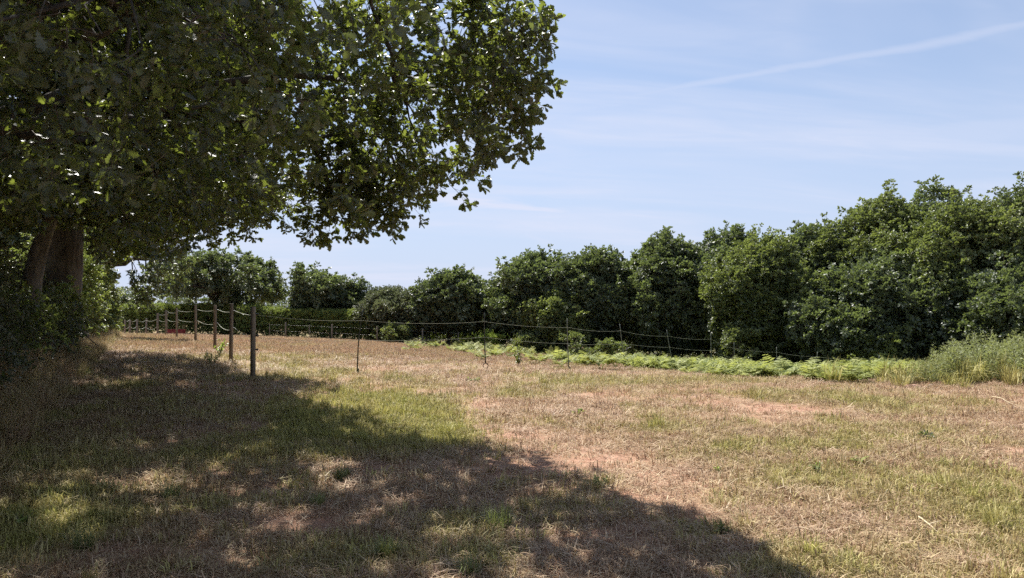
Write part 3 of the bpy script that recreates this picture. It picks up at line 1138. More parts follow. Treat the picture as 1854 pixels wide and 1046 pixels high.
def big_oak(label, base, trunk_top, r0, cen, rad, n, coll, zlow, seed, limbs, lobes=(), clump=.42, s0=1.0, px_max=None, upper=0):
    global R
    keepR = R
    R = np.random.default_rng(seed)
    base = np.array([base[0], base[1], gz(*base)])
    t = thing('oak_tree', label, 'tree', tuple(base))
    cen, rad = np.array(cen, float), np.array(rad, float)
    P = np.zeros((0, 3))
    while len(P) < n:
        m = n * 5
        d = R.normal(0, 1, (m, 3))
        d /= np.linalg.norm(d, axis=1, keepdims=True)
        u = R.uniform(.2, 1.0, (m, 1)) ** .5
        p = cen + d * rad * u
        k = (p[:, 2] > zlow + .5 * fbm(p[:, 0] * .6, p[:, 1] * .6, seed)) & carve(p)
        k &= fbm(p[:, 0] * .75, p[:, 1] * .75, p[:, 2] * .95 + seed, 2) > clump
        qx, qy, _ = project(p)
        outer = sstep(qx, 480, 640) * sstep(qy, 40, 160)
        k &= vnoise3(p[:, 0] * 2.3, p[:, 1] * 2.3, p[:, 2] * 2.3) > .52 * outer
        k &= ~((qy < -20) & (qx > 420) & (R.random(len(p)) < .55))
        k &= ~((qx < 172) & (qy > 375) & (p[:, 1] < 30) & (seed != 203))
        if px_max is not None:
            k &= project(p)[0] < px_max
        P = np.vstack([P, p[k]])
    P = P[:n]
    D = (P - cen) / rad + R.normal(0, .3, P.shape) + np.array([0, 0, -.3])
    # drooping outer lobes
    LP, LD = [], []
    for (px, py, Y, r, k) in lobes:
        k = int(k * (1.6 if py > 300 else 1))
        c = at(px, py, Y)
        q = R.normal(0, 1, (k, 3))
        q /= np.linalg.norm(q, axis=1, keepdims=True)
        q = q * R.uniform(.2, 1, (k, 1)) ** .5 * r * np.array([.9, 1, 1.2])
        c = c - np.array([.06 + (.14 if px > 930 else 0), 0, -.10])
        LP.append(c + q * np.array([1, 1.5, 1]))
        LD.append(q / r + np.array([0, 0, -.45]))
    if LP:
        P = np.vstack([P] + LP)
        D = np.vstack([D] + LD)
    sz = s0 * R.uniform(.75, 1.2, len(P))
    if LP:
        sz[-sum(len(q) for q in LP):] *= .85
    scatter('crown', coll, P, out_rot(D, .5), sz, None, t, base)
    if upper:  # added coarse sprigs, mostly out of view, blocking sun from the canopy below
        m = upper * 6
        d = R.normal(0, 1, (m, 3))
        d /= np.linalg.norm(d, axis=1, keepdims=True)
        q = cen + d * rad * R.uniform(.3, 1.0, (m, 1)) ** .5
        qx, qy, _ = project(q)
        k = (q[:, 2] > cen[2] - .6) & carve(q) & (qy < 120) & (qx < 430)
        k &= fbm(q[:, 0] * .6, q[:, 1] * .6, q[:, 2] * .6 + 3, 2) > .40
        q = q[k][:upper]
        scatter('upper_crown', C_OAKM, q, out_rot(q - cen, .5), R.uniform(1.2, 1.8, len(q)), None, t, base)
    tt = np.array(trunk_top, float)
    me, pth = trunk_mesh('trunk', base, tt, r0, r0 * .7, M_BARK, (R.normal(0, .1), 0), 18, 16, 1.7)
    link('trunk', me, t)
    nodes = []
    for (tgt, rr, rise) in limbs:
        a = pth[int(R.integers(len(pth) * 3 // 5, len(pth)))]
        lp = limb_path(a, tgt, .0, rise, 14, .018)
        mb = MB()
        mb.tube(lp - base, np.linspace(rr, rr * .16, 14) * 1.0, 9, 0, .5, True, .08)
        link('limb', mb.mesh('limb', [M_BARK]), t)
        nodes.append(lp[4:])
    nodes = np.concatenate(nodes)
    mb = MB()
    pick = R.choice(len(P), min(260, len(P)), replace=False)
    for i in pick:
        d = np.linalg.norm(nodes - P[i], axis=1)
        j = int(np.argmin(d))
        if d[j] > 5.0:
            continue
        lp = limb_path(nodes[j], P[i], .0, .1, 7, .04)
        mb.tube(lp - base, np.linspace(.012 + .011 * d[j], .005, 7), 4, 0, .5, False)
    for (px, py, Y, r, k) in lobes:
        c = at(px, py, Y)
        d = np.linalg.norm(nodes - c, axis=1)
        j = int(np.argmin(d))
        lp = limb_path(nodes[j], c, .0, .16, 9, .03)
        mb.tube(lp - base, np.linspace(.02, .004, 9), 5, 0, .5, False)
    if mb.v:
        tag(link('branches', mb.mesh('branches', [M_BARK]), t), None, None, None, 'stuff')
    R = keepR
    return t


LOBES_B = [  # px, py, distance, radius, sprigs
    (590, 400, 10.6, .26, 16), (622, 380, 10.4, .30, 22), (660, 385, 10.4, .25, 16), (690, 365, 10.2, .25, 14), (735, 385, 10.0, .20, 12),
    (725, 345, 10.0, .25, 16), (705, 310, 10.0, .35, 24), (640, 320, 10.3, .35, 24), (600, 340, 10.5, .25, 14), (770, 300, 9.0, .22, 12), (808, 325, 8.8, .16, 8),
    (830, 280, 8.4, .20, 12), (868, 242, 7.8, .22, 15), (900, 215, 7.4, .24, 17), (943, 245, 7.1, .13, 8), (948, 200, 7.0, .18, 13),
    (985, 175, 6.9, .13, 8), (975, 130, 6.9, .21, 16), (992, 110, 6.8, .10, 7), (990, 80, 6.8, .08, 5), (992, 45, 6.8, .05, 3), (994, 15, 6.8, .04, 3),
    (955, 60, 6.9, .18, 13), (930, 25, 7.0, .16, 11), (905, 70, 7.2, .28, 22), (880, 130, 7.6, .34, 28), (820, 180, 8.4, .42, 34), (760, 230, 9.2, .45, 34),
    (690, 240, 10.0, .5, 38), (620, 270, 10.4, .35, 24), (840, 60, 8.4, .42, 34), (740, 120, 9.2, .5, 36), (660, 160, 9.6, .5, 36),
    (185, 62, 4.3, .22, 9), (222, 112, 4.3, .11, 4), (420, 85, 5.0, .26, 10), (480, 140, 5.0, .26, 10), (560, 190, 6.0, .2, 7), (70, 30, 4.6, .2, 6)]
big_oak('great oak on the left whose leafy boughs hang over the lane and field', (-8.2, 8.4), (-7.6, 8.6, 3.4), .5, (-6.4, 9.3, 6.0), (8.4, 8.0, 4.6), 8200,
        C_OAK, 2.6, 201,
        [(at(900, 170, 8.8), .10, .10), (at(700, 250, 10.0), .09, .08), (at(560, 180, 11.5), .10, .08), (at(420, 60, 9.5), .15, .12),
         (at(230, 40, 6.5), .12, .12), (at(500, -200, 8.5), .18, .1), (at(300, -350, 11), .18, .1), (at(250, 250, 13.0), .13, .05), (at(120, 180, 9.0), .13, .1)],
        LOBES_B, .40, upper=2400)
LOBES_A = [(520, 368, 17.0, .45, 20), (450, 385, 17.5, .4, 18), (400, 392, 18, .4, 18), (350, 402, 19, .45, 18), (490, 330, 17.0, .6, 26), (420, 340, 17.5, .7, 30)]
big_oak('dark oak with thick trunk rising from the hedge bank on the left', (-13.5, 21.6), (-13.1, 21.4, 5.2), .55, (-11.2, 18.2, 6.6), (7.6, 7.0, 4.8), 6500,
        C_OAKM, 3.1, 202,
        [(at(300, 330, 17.5), .2, .1), (at(470, 350, 17.2), .15, .08), (at(200, 220, 18), .2, .05), (at(20, 300, 17), .18, .12), (at(380, 180, 19), .18, .1), (at(90, 120, 21), .2, .05)],
        LOBES_A, .36, 1.15)
LOBES_C = [(318, 455, 33, .7, 24), (300, 490, 33, .7, 24), (275, 515, 33, .5, 18), (250, 530, 33, .4, 12)]
big_oak('farther oak in the left hedge with low boughs reaching over the lane end', (-19.2, 33.5), (-19, 33.5, 3.6), .35, (-18.6, 33.4, 5.2), (5.4, 5.0, 3.6), 2300,
        C_OAKF, 2.0, 203, [(at(330, 480, 33), .14, .15), (at(250, 470, 33), .14, .1), (at(180, 420, 34), .15, .05)], LOBES_C, .3, 1.2, 330)


def pale_stem():
    base = at(52, 560, 15.4)
    base = np.array([base[0], base[1], gz(base[0], base[1])])
    t = thing('young_oak', 'slender pale-barked oak stem curving up to the right on the bank', 'tree', tuple(base))
    ctl = [base, at(52, 560, 15.4), at(58, 500, 15.4), at(70, 450, 15.3), at(84, 410, 15.2), at(92, 390, 15.1), at(120, 372, 15.0), at(150, 340, 14.9), at(220, 270, 14.6), at(330, 200, 14.3)]
    mb = MB()
    mb.tube(np.array(ctl) - base - np.array([0, 0, .1]) * np.linspace(1, 0, len(ctl))[:, None], [.24, .22, .19, .17, .15, .14, .11, .10, .07, .03], 10, 0, .5, True, .06)
    link('trunk', mb.mesh('trunk', [M_BARKPALE]), t)
    mb = MB()
    lp = limb_path(at(90, 395, 15.1), at(-40, 330, 14.6), 0, .1, 8, .02)
    mb.tube(lp - base, np.linspace(.09, .03, 8), 7)
    link('limb', mb.mesh('limb', [M_BARKPALE]), t)
    c = at(240, 230, 14.5)
    n = 260
    d = R.normal(0, 1, (n, 3))
    d /= np.linalg.norm(d, axis=1, keepdims=True)
    P = c + d * R.uniform(.2, 1, (n, 1)) ** .5 * np.array([1.6, 1.3, 1.0])
    P = P[carve(P)]
    scatter('crown', C_OAKM, P, out_rot(P - c, .5), R.uniform(.8, 1.2, len(P)), None, t, base)


pale_stem()

# hedge shrubs on the bank, one after another away from the camera
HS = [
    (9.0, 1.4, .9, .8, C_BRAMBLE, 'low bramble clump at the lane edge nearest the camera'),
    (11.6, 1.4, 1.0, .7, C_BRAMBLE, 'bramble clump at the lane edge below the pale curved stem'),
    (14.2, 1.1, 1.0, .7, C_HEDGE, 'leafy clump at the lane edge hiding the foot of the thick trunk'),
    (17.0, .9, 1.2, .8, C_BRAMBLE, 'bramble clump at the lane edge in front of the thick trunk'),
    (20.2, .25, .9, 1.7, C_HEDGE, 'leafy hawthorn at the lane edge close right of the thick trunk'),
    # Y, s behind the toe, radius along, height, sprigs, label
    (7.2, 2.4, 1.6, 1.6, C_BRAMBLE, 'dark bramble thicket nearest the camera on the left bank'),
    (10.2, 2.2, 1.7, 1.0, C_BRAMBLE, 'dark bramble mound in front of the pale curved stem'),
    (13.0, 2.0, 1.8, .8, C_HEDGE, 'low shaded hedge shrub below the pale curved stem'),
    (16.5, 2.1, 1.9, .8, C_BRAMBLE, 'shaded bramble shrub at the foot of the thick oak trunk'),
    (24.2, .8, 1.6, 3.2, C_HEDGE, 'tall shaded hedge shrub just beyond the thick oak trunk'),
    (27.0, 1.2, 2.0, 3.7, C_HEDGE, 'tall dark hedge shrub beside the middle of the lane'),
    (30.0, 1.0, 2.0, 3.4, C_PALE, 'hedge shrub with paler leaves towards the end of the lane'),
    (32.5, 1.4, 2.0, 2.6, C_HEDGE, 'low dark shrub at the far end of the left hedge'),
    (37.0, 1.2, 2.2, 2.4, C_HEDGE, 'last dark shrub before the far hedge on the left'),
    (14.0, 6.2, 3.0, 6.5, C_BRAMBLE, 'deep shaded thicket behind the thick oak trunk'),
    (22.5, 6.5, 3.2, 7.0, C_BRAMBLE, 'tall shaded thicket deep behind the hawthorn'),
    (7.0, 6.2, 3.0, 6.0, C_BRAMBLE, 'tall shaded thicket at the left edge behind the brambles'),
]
for i, (Y, s, r, h, cl, lab) in enumerate(HS):
    keepR, R = R, np.random.default_rng(400 + i)
    X = float(toe_x(Y)) - s / .898
    base = np.array([X, Y, gz(X, Y)])
    t = thing('hedge_shrub', lab, 'shrub', tuple(base), 'shrubs on the left bank')
    n = int(150 * r * h * (.55 if s > 5 else 1))
    d = R.normal(0, 1, (n, 3))
    d[:, 2] = np.abs(d[:, 2])
    d /= np.linalg.norm(d, axis=1, keepdims=True)
    u = R.uniform(.35, 1, (n, 1)) ** .6
    u = u * (1 + .5 * (fbm(d[:, 0] * 2.5 + i, d[:, 1] * 2.5, d[:, 2] * 2.5, 2)[:, None] - .5))
    P = base + d * u * np.array([r * .75, r * 1.25, h])
    k = bank_s(P[:, 0], P[:, 1]) > .1
    P = P[k]
    zz = height(P[:, 0], P[:, 1])
    P[:, 2] = np.maximum(P[:, 2], zz + .1)
    scatter('foliage', cl, P, out_rot(P - base, .6), R.uniform(.8, 1.25, len(P)), None, t, base)
    mb = MB()
    for q in range(5):
        e = P[R.integers(0, len(P))]
        a = base + np.array([R.normal(0, .2), R.normal(0, .3), -.1])
        mb.tube(limb_path(a, a + (e - a) * .55, 0, .1, 6, .03) - base, np.linspace(.03, .008, 6), 5)
    tag(link('stems', mb.mesh('stems', [M_TWIG]), t), None, None, None, 'stuff')
    R = keepR


def bank_cover():
    # rank dry grass and trailing growth on the face of the bank
    n = 7500
    Y = R.uniform(5, 34, n)
    s = R.uniform(-.35, 1.9, n)
    X = toe_x(Y) - s / .898
    dryness = fbm(X * .8, Y * .8, 71.)
    k = dryness > .38
    P = np.c_[X, Y, height(X, Y)][k]
    m = len(P)
    o = scatter('bank_grass', C_LONGDRY, P, np.c_[R.normal(0, .35, m), R.normal(0, .35, m), R.uniform(0, 6.28, m)], R.uniform(.4, 1.1, m), np.clip(R.normal(.3, .25, m), 0, 1))
    tag(o, 'rank dry grass and dead stems covering the left hedge bank', 'grass', kind='stuff')
    n = 5000
    Y = R.uniform(4.5, 36, n)
    s = R.uniform(.35, 2.6, n)
    X = toe_x(Y) - s / .898
    k = fbm(X * .9, Y * .9, 91.) > .46
    hh = np.minimum(.25 + 1.0 * s, 1.5) * (.55 + .9 * fbm(X * .7, Y * .7, 23.))
    P = np.c_[X, Y, height(X, Y) + .05 + hh * R.random(n)][k]
    m = len(P)
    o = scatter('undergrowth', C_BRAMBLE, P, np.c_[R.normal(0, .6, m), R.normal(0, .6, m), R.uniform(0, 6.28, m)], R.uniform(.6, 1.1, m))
    tag(o, 'trailing bramble and ivy undergrowth on the left bank', 'undergrowth', kind='stuff')


bank_cover()


# ------------------------------------------------------------------ far hedge, far woodland
def far_hedge(label, x0, x1, Y0, Y1, ztop0, ztop1, n, seed, coll=C_HEDGE, thick=1.1):
    global R
    keepR, R = R, np.random.default_rng(seed)
    a, b_ = at(x0, 560, Y0), at(x1, 560, Y1)
    t_ = R.random(n)
    X = a[0] + (b_[0] - a[0]) * t_
    Y = a[1] + (b_[1] - a[1]) * t_
    zt = ztop0 + (ztop1 - ztop0) * t_ + .25 * (fbm(X * .5, Y * .5, seed, 2) - .5)
    u = R.uniform(-1, 1, n)
    v = R.uniform(0, 1, n) ** .7
    g = height(X, Y)
    dp = thick * u * np.sqrt(1 - .55 * v ** 3)
    P = np.c_[X, Y + dp, g + .1 + (zt - g) * v]
    base = np.array([(a[0] + b_[0]) / 2, (a[1] + b_[1]) / 2, gz((a[0] + b_[0]) / 2, (a[1] + b_[1]) / 2)])
    t = thing('hedge', label, 'hedge', tuple(base))
    D = np.c_[R.normal(0, .5, n), u, v * 1.5]
    scatter('foliage', coll, P, out_rot(D, .5), R.uniform(.7, 1.15, n), None, t, base)
    mb = MB()
    for q in range(40):
        w = R.random()
        p = a + (b_ - a) * w
        p[2] = gz(p[0], p[1])
        e = p + np.array([R.normal(0, .4), R.normal(0, .3), R.uniform(.8, 1.4)])
        mb.tube(limb_path(p - [0, 0, .1], e, 0, .05, 5, .04) - base, np.linspace(.035, .01, 5), 4)
    tag(link('stems', mb.mesh('stems', [M_TWIG]), t), None, None, None, 'stuff')
    R = keepR


far_hedge('long trimmed green hedge crossing behind the far posts', 120, 470, 53, 52, 1.55, 1.42, 8500, 501)
far_hedge('trimmed green hedge between the wide oak and the leaning pole', 440, 690, 51, 50, 1.35, 1.0, 6500, 502)


def far_wood():
    P, S = [], []
    n = 260
    x = R.uniform(-330, 330, n)
    y = R.uniform(330, 420, n)
    hgt = 5 + 5 * fbm(x * .012, y * .01, 4.) + 7 * np.exp(-((x + 185) / 28) ** 2) + 5 * np.exp(-((x + 118) / 22) ** 2)
    Q, D, sc = [], [], []
    for i in range(n):
        k = 46
        d = R.normal(0, 1, (k, 3))
        d[:, 2] = np.abs(d[:, 2])
        d /= np.linalg.norm(d, axis=1, keepdims=True)
        c = np.array([x[i], y[i], gz(x[i], y[i])])
        Q.append(c + d * np.array([5, 5, hgt[i]]))
        D.append(d)
    Q, D = np.concatenate(Q), np.concatenate(D)
    o = scatter('far_woodland', C_OAKF, Q, out_rot(D, .6), R.uniform(4.0, 7.0, len(Q)))
    tag(o, 'distant wooded ridge on the horizon beyond the hedge', 'woodland', kind='stuff')


far_wood()


# ------------------------------------------------------------------ fences
def post_part(parent, base, p, h, r, mat, lean=(0, 0), seg=12):
    mb = MB()
    q = [np.array(p) + [0, 0, -.25], np.array(p) + [lean[0] * .4, lean[1] * .4, h * .45], np.array(p) + [lean[0], lean[1], h - .012], np.array(p) + [lean[0], lean[1], h]]
    mb.tube(np.array(q) - base, [r * 1.04, r, r * .97, r * .88], seg, 0, .5, True, .05)
    return link('post', mb.mesh('post', [mat]), parent)


def rope_between(parent, base, a, b_, sag, r=.004, mat=None, name='rope', n=13):
    a, b_ = np.asarray(a, float), np.asarray(b_, float)
    t = np.linspace(0, 1, n)[:, None]
    p = a + (b_ - a) * t
    p[:, 2:3] -= sag * 4 * t * (1 - t)
    mb = MB()
    mb.tube(p - base, r, 5, 0, .5, False)
    return link(name, mb.mesh(name, [mat or M_ROPE]), parent)


def insulator(parent, base, p, side):
    mb = MB()
    d = np.asarray(side, float)
    mb.tube(np.array([p, p + d * .03, p + d * .05]) - base, [.012, .022, .014], 8)
    mb.tube(np.array([p + d * .045 + [0, 0, -.025], p + d * .05 + [0, 0, 0], p + d * .045 + [0, 0, .025]]) - base, [.008, .012, .008], 6)
    return link('insulator', mb.mesh('insulator', [M_BLACK]), parent)


def lane_fence():
    spec = [(458, 685, 555, None, .056), (418, 656, 549, None, .05), (389, 630, 552, 24.5, .05), (354, 617, 552, 30.5, .054), (320, 610, 558, 36.5, .05),
            (301, 609, 562, 41, .06), (285, 607, 567, 45.5, .058)]
    P = []
    for (px, py, pt, Y, r) in spec:
        if Y is None:
            g = ground_at(px, py)
        else:
            g = at(px, py, Y)
        z = gz(g[0], g[1])
        top = at(px, pt, g[1])[2]
        P.append((np.array([g[0], g[1], z]), max(1.15, top - z), r))
    base = P[0][0].copy()
    t = thing('rope_fence', 'round timber posts with two sagging white ropes along the lane', 'fence', tuple(base))
    for i, (p, h, r) in enumerate(P):
        lean = (random.uniform(-.02, .02), random.uniform(-.02, .02))
        o = post_part(t, base, p, h, r, M_POST if i in (0, 1, 3) else M_POSTGREY if i > 3 else M_POST, lean)
        for hh in ((1.38, .92, .62) if i == 0 else (1.35, .9)):
            if hh < h:
                insulator(t, base, p + np.array([r * .9, 0, hh]), (1, 0, 0))
    for i in range(len(P) - 1):
        (a, ha, ra), (b_, hb, rb) = P[i], P[i + 1]
        up, lo = min(1.36, min(ha, hb) - .1), min(.9, min(ha, hb) - .35)
        for hh, sg in ((up, .05), (lo, .09)):
            rope_between(t, base, a + np.array([ra + .05, 0, hh]), b_ + np.array([rb + .05, 0, hh]), sg * random.uniform(.7, 1.4), .005)
    return P


LANE = lane_fence()


def end_fence():
    # row of posts closing the lane at its far end
    spec = [(265, 576), (248, 578), (235, 582), (226, 588)]
    Y = [47.0, 46.0, 45.0, 44.5]
    P = []
    for (px, pt), y in zip(spec, Y):
        g = at(px, 600, y)
        z = gz(g[0], g[1])
        P.append((np.array([g[0], g[1], z]), max(.9, at(px, pt, y)[2] - z)))
    base = P[-1][0].copy()
    t = thing('end_fence', 'short row of grey posts with loose ropes closing the lane end', 'fence', tuple(base))
    for p, h in P:
        post_part(t, base, p, h, .055, M_POSTGREY)
    for i in range(len(P) - 1):
        for hh, sg in ((.95, .12), (.55, .16)):
            rope_between(t, base, P[i][0] + [0, -.07, hh], P[i + 1][0] + [0, -.07, hh], sg, .007)
    for hh, sg in ((1.05, .1), (.6, .18)):
        rope_between(t, base, P[0][0] + [0, -.07, hh - .1], LANE[-1][0] + [0, -.07, hh - .05], sg, .007)


end_fence()

POLES = [  # px of foot, py of foot, px of top, py of top, distance, foot: hoop size
    (647, 675, 657, 560, 17.9, .0, M_PLASTIC), (879, 671, 877, 566, 19.6, .11, M_RUST), (1030, 671, 1027, 576, 21.2, .0, M_PLASTIC),
    (1132, 669, 1122, 586, 24.4, .13, M_PLASTIC), (1219, 672, 1207, 597, 27.2, .13, M_PLASTIC), (1289, 677, 1287, 602, 27.6, .10, M_PLASTIC),
    (1332, 678, 1329, 620, 29.5, .0, M_PLASTIC), (1408, 676, 1406, 628, 30.5, .0, M_PLASTIC), (1478, 690, 1480, 637, 30.0, .0, M_PLASTIC),
    (1590, 700, 1592, 652, 29.0, .0, M_PLASTIC)]


def pole_fence():
    P = []
    for (px, py, tx, ty, Y, hoop, mt) in POLES:
        f = at(px, py, Y)
        f[2] = gz(f[0], f[1])
        tp = at(tx, ty, Y)
        tp[2] = max(tp[2], f[2] + 1.0)
        P.append((f, tp, hoop, mt))
    base = P[0][0].copy()
    t = thing('electric_fence', 'thin dark plastic poles strung with two pale electric ropes across the field', 'fence', tuple(base))
    for i, (f, tp, hoop, mt) in enumerate(P):
        mb = MB()
        hh = hoop * 1.25 + (.03 if hoop else 0)
        a0 = f + (tp - f) * 0 + np.array([0, 0, hh])
        L = np.linalg.norm(tp - a0)
        w = np.linspace(0, 1, 9)[:, None]
        bow = np.sin(w * math.pi) * (.035 if i == 0 else .012)
        pts = a0 + (tp - a0) * w + bow * np.array([-1, 0, 0])
        pts[0, 2] -= .0 if hoop else .12
        mb.tube(pts - base, np.linspace(.017, .011, 9), 7, 0)
        for hq in (1.28, .8, 1.05, .55):
            k = min(hq / 1.55, .97)
            q = a0 + (tp - a0) * k + np.sin(k * math.pi) * (.035 if i == 0 else .012) * np.array([-1, 0, 0]) - base
            mb.tube(np.array([q + [0, 0, -.014], q + [0, 0, .014]]), .017, 6, 0)
            mb.tube(np.array([q, q + [0, -.025, .004], q + [0, -.032, .016]]), .004, 4, 0)
        o = link('pole', mb.mesh('pole', [M_PLASTIC if i < 2 else M_POLEGREY]), t)
        if hoop:
            an = np.linspace(0, 2 * math.pi, 21)
            ring = np.c_[np.cos(an) * hoop * .62, np.zeros(21), np.sin(an) * hoop * .62] + f + [0, 0, hoop * .62 + .03] - base
            mb = MB()
            mb.tube(ring, .0135, 6, 0, .5, False)
            s = f - base
            mb.tube(np.array([s + [0, 0, .01], s + [0, 0, -.15]]), [.012, .004], 6)
            link('foot_loop', mb.mesh('foot_loop', [mt]), o)
        else:
            mb = MB()
            s = f - base
            mb.box(s + [.02, 0, .06], (.05, .02, .1))
            mb.tube(np.array([s + [0, 0, .12], s + [0, 0, -.12]]), [.018, .006], 6)
            link('foot_step', mb.mesh('foot_step', [M_PLASTIC if i else M_PLASTIC]), o)
    for kk, sg in ((1.28 / 1.55, .07), (.8 / 1.55, .05)):
        pts = [f + np.array([0, 0, hp * 1.5]) + (tp - f - np.array([0, 0, hp * 1.5])) * kk + [0, -.03, 0] for f, tp, hp, m in P]
        first = LANE[0][0] + np.array([.11, 0, 1.36 if kk > .7 else .88])
        pts = [first] + pts
        for i in range(len(pts) - 1):
            rope_between(t, base, pts[i], pts[i + 1], sg * random.uniform(.6, 1.0), .0032, M_ROPEDARK)


pole_fence()


def stock_fence():
    px = [488, 517, 560, 601, 683, 765, 830]
    P = []
    for i, x in enumerate(px):
        Y = 48.0 - (x - 488) * .006
        g = at(x, 600, Y)
        P.append(np.array([g[0], g[1], gz(g[0], g[1])]))
    base = P[0].copy()
    t = thing('stock_fence', 'low wire fence with small grey posts in front of the far hedge', 'fence', tuple(base))
    for i, p in enumerate(P):
        big = px[i] in (517, 601, 683, 765)
        post_part(t, base, p, 1.02 if big else .92, .05 if big else .025, M_POSTGREY, seg=8)
    for hh in (.85, .45):
        for i in range(len(P) - 1):
            rope_between(t, base, P[i] + [0, -.06, hh], P[i + 1] + [0, -.06, hh], .01, .002, M_WIRE, 'wire', 3)


stock_fence()


# ------------------------------------------------------------------ bracken, weeds
def frond(L, w=.42, pairs=8, seg_leaf=True):
    mb = MB()
    n = 8
    t = np.linspace(0, 1, n)
    arch = R.uniform(.25, .6)
    p = np.c_[L * .75 * t ** 1.3, np.zeros(n), L * (t - arch * t ** 2.4)]
    mb.tube(p, np.linspace(.006, .0015, n), 3, 0, .8, False)
    for k in range(pairs):
        u = .28 + .7 * k / pairs
        c = np.array([np.interp(u, t, p[:, j]) for j in range(3)])
        l = L * w * (1 - (u - .28) / .78) ** .8 * R.uniform(.85, 1.1)
        dx = np.array([np.interp(min(u + .05, 1), t, p[:, j]) for j in range(3)]) - c
        dx /= np.linalg.norm(dx) + 1e-9
        for sg in (-1, 1):
            d = np.array([0, sg, 0]) + dx * .45 + np.array([0, 0, R.normal(-.1, .12)])
            B = basis(d, np.array([0, 0, 1.0]) + R.normal(0, .15, 3) + dx * -.2)
            V, f = leaf_geo(np.array([0, .2, .35, .6, .75, 1]), np.array([.05, .20, .13, .15, .08, 0.]), l, .15, .25)
            mb.add(V @ B.T + c, f, 0, R.random())
    return mb


def bracken_plant(name, nf, L):
    mb = MB()
    for i in range(nf):
        fr = frond(L * R.uniform(.7, 1.15))
        a = R.uniform(0, 6.283) if nf < 3 else i * 6.283 / nf + R.normal(0, .3)
        c, s = math.cos(a), math.sin(a)
        M = np.array([[c, -s, 0], [s, c, 0], [0, 0, 1]])
        for v, f, m, lv in zip(fr.v, fr.f, fr.m, fr.lv):
            off = mb.n - f.min()
            mb.add(v @ M.T + R.normal(0, .01, 3) * [1, 1, 0], f - f.min(), 0, lv)
    return mb.mesh(name, [M_BRACKEN], True)


C_BR = proto_collection('bracken', [bracken_plant('bracken', 5, .62) for _ in range(5)])


def weed_stem(name, h, mat, leaves=46):
    mb = MB()
    nst = 3
    for s in range(nst):
        a = R.uniform(0, 6.28)
        lean = R.uniform(.03, .2) * h
        tip = np.array([math.cos(a) * lean, math.sin(a) * lean, h * R.uniform(.7, 1.05)])
        b0 = np.array([R.normal(0, .05), R.normal(0, .05), -.03])
        pth = limb_path(b0, tip, 0, .02, 6, .02)
        mb.tube(pth, np.linspace(.006, .0015, 6), 3, 1, .5, False)
        tt = np.linspace(0, 1, 6)
        for k in range(leaves):
            u = R.uniform(.08, 1) ** .85
            p = np.array([np.interp(u, tt, pth[:, j]) for j in range(3)])
            th = R.uniform(0, 6.28)
            side = np.array([math.cos(th), math.sin(th), R.uniform(.1, 1.1)])
            l = .13 * (1.15 - .75 * u) * R.uniform(.6, 1.3)
            # side shoot carries the leaf a little away from the stem
            p2 = p + side * R.uniform(0, .09) * (1.2 - u)
            V, f = leaf_geo(NARROW_T, NARROW_W * 1.5, l, .2, R.uniform(-.1, .3))
            mb.add(V @ basis(side, np.array([0, 0, 1.]) + R.normal(0, .3, 3)).T + p2, f, 0, R.random())
    return mb.mesh(name, [mat, M_TWIG], True)


C_WEED = proto_collection('tall_weed', [weed_stem('tall_weed', .85, M_WEED) for _ in range(6)])


def build_bracken():
    poly_dense = [(1130, 660), (1150, 648), (1220, 652), (1340, 662), (1500, 672), (1640, 682), (1665, 684), (1655, 700), (1610, 700), (1540, 697), (1420, 690), (1300, 684), (1220, 672), (1150, 664)]
    poly_sparse = [(740, 622), (900, 622), (1050, 634), (1140, 645), (1150, 668), (1080, 664), (1000, 655), (930, 646), (860, 640), (800, 634), (740, 630)]
    n = 60000
    x = R.uniform(-10, 30, n)
    y = R.uniform(13, 46, n)
    z = height(x, y)
    px, py, _ = project(np.c_[x, y, z])
    py = py + 26 * (fbm(x * .8, y * .5, 5.5, 2) - .5)
    de = in_poly(px, py, poly_dense)
    sp = in_poly(px, py, poly_sparse) & (fbm(x * .5, y * .35, 44.) > .44)
    k = (de & (R.random(n) < .34) & (fbm(x * .8, y * .8, 77.) > .47)) | (sp & (R.random(n) < .035))
    # bracken also runs down the hidden slope behind the crest
    k |= (x > 4) & (y > 24 + .0 * x) & (y < 34) & (x < 26) & (R.random(n) < .22) & (px > 1140)
    P = np.c_[x, y, z][k]
    m = len(P)
    s = np.where(sp[k] & ~de[k], R.uniform(.5, 1.1, m), R.uniform(.45, 1.15, m))
    o = scatter('bracken', C_BR, P, np.c_[R.normal(0, .2, m), R.normal(0, .2, m), R.uniform(0, 6.28, m)], s, R.normal(0, .5, m))
    tag(o, 'pale green bracken spreading in a band below the tree line', 'bracken', kind='stuff')


build_bracken()


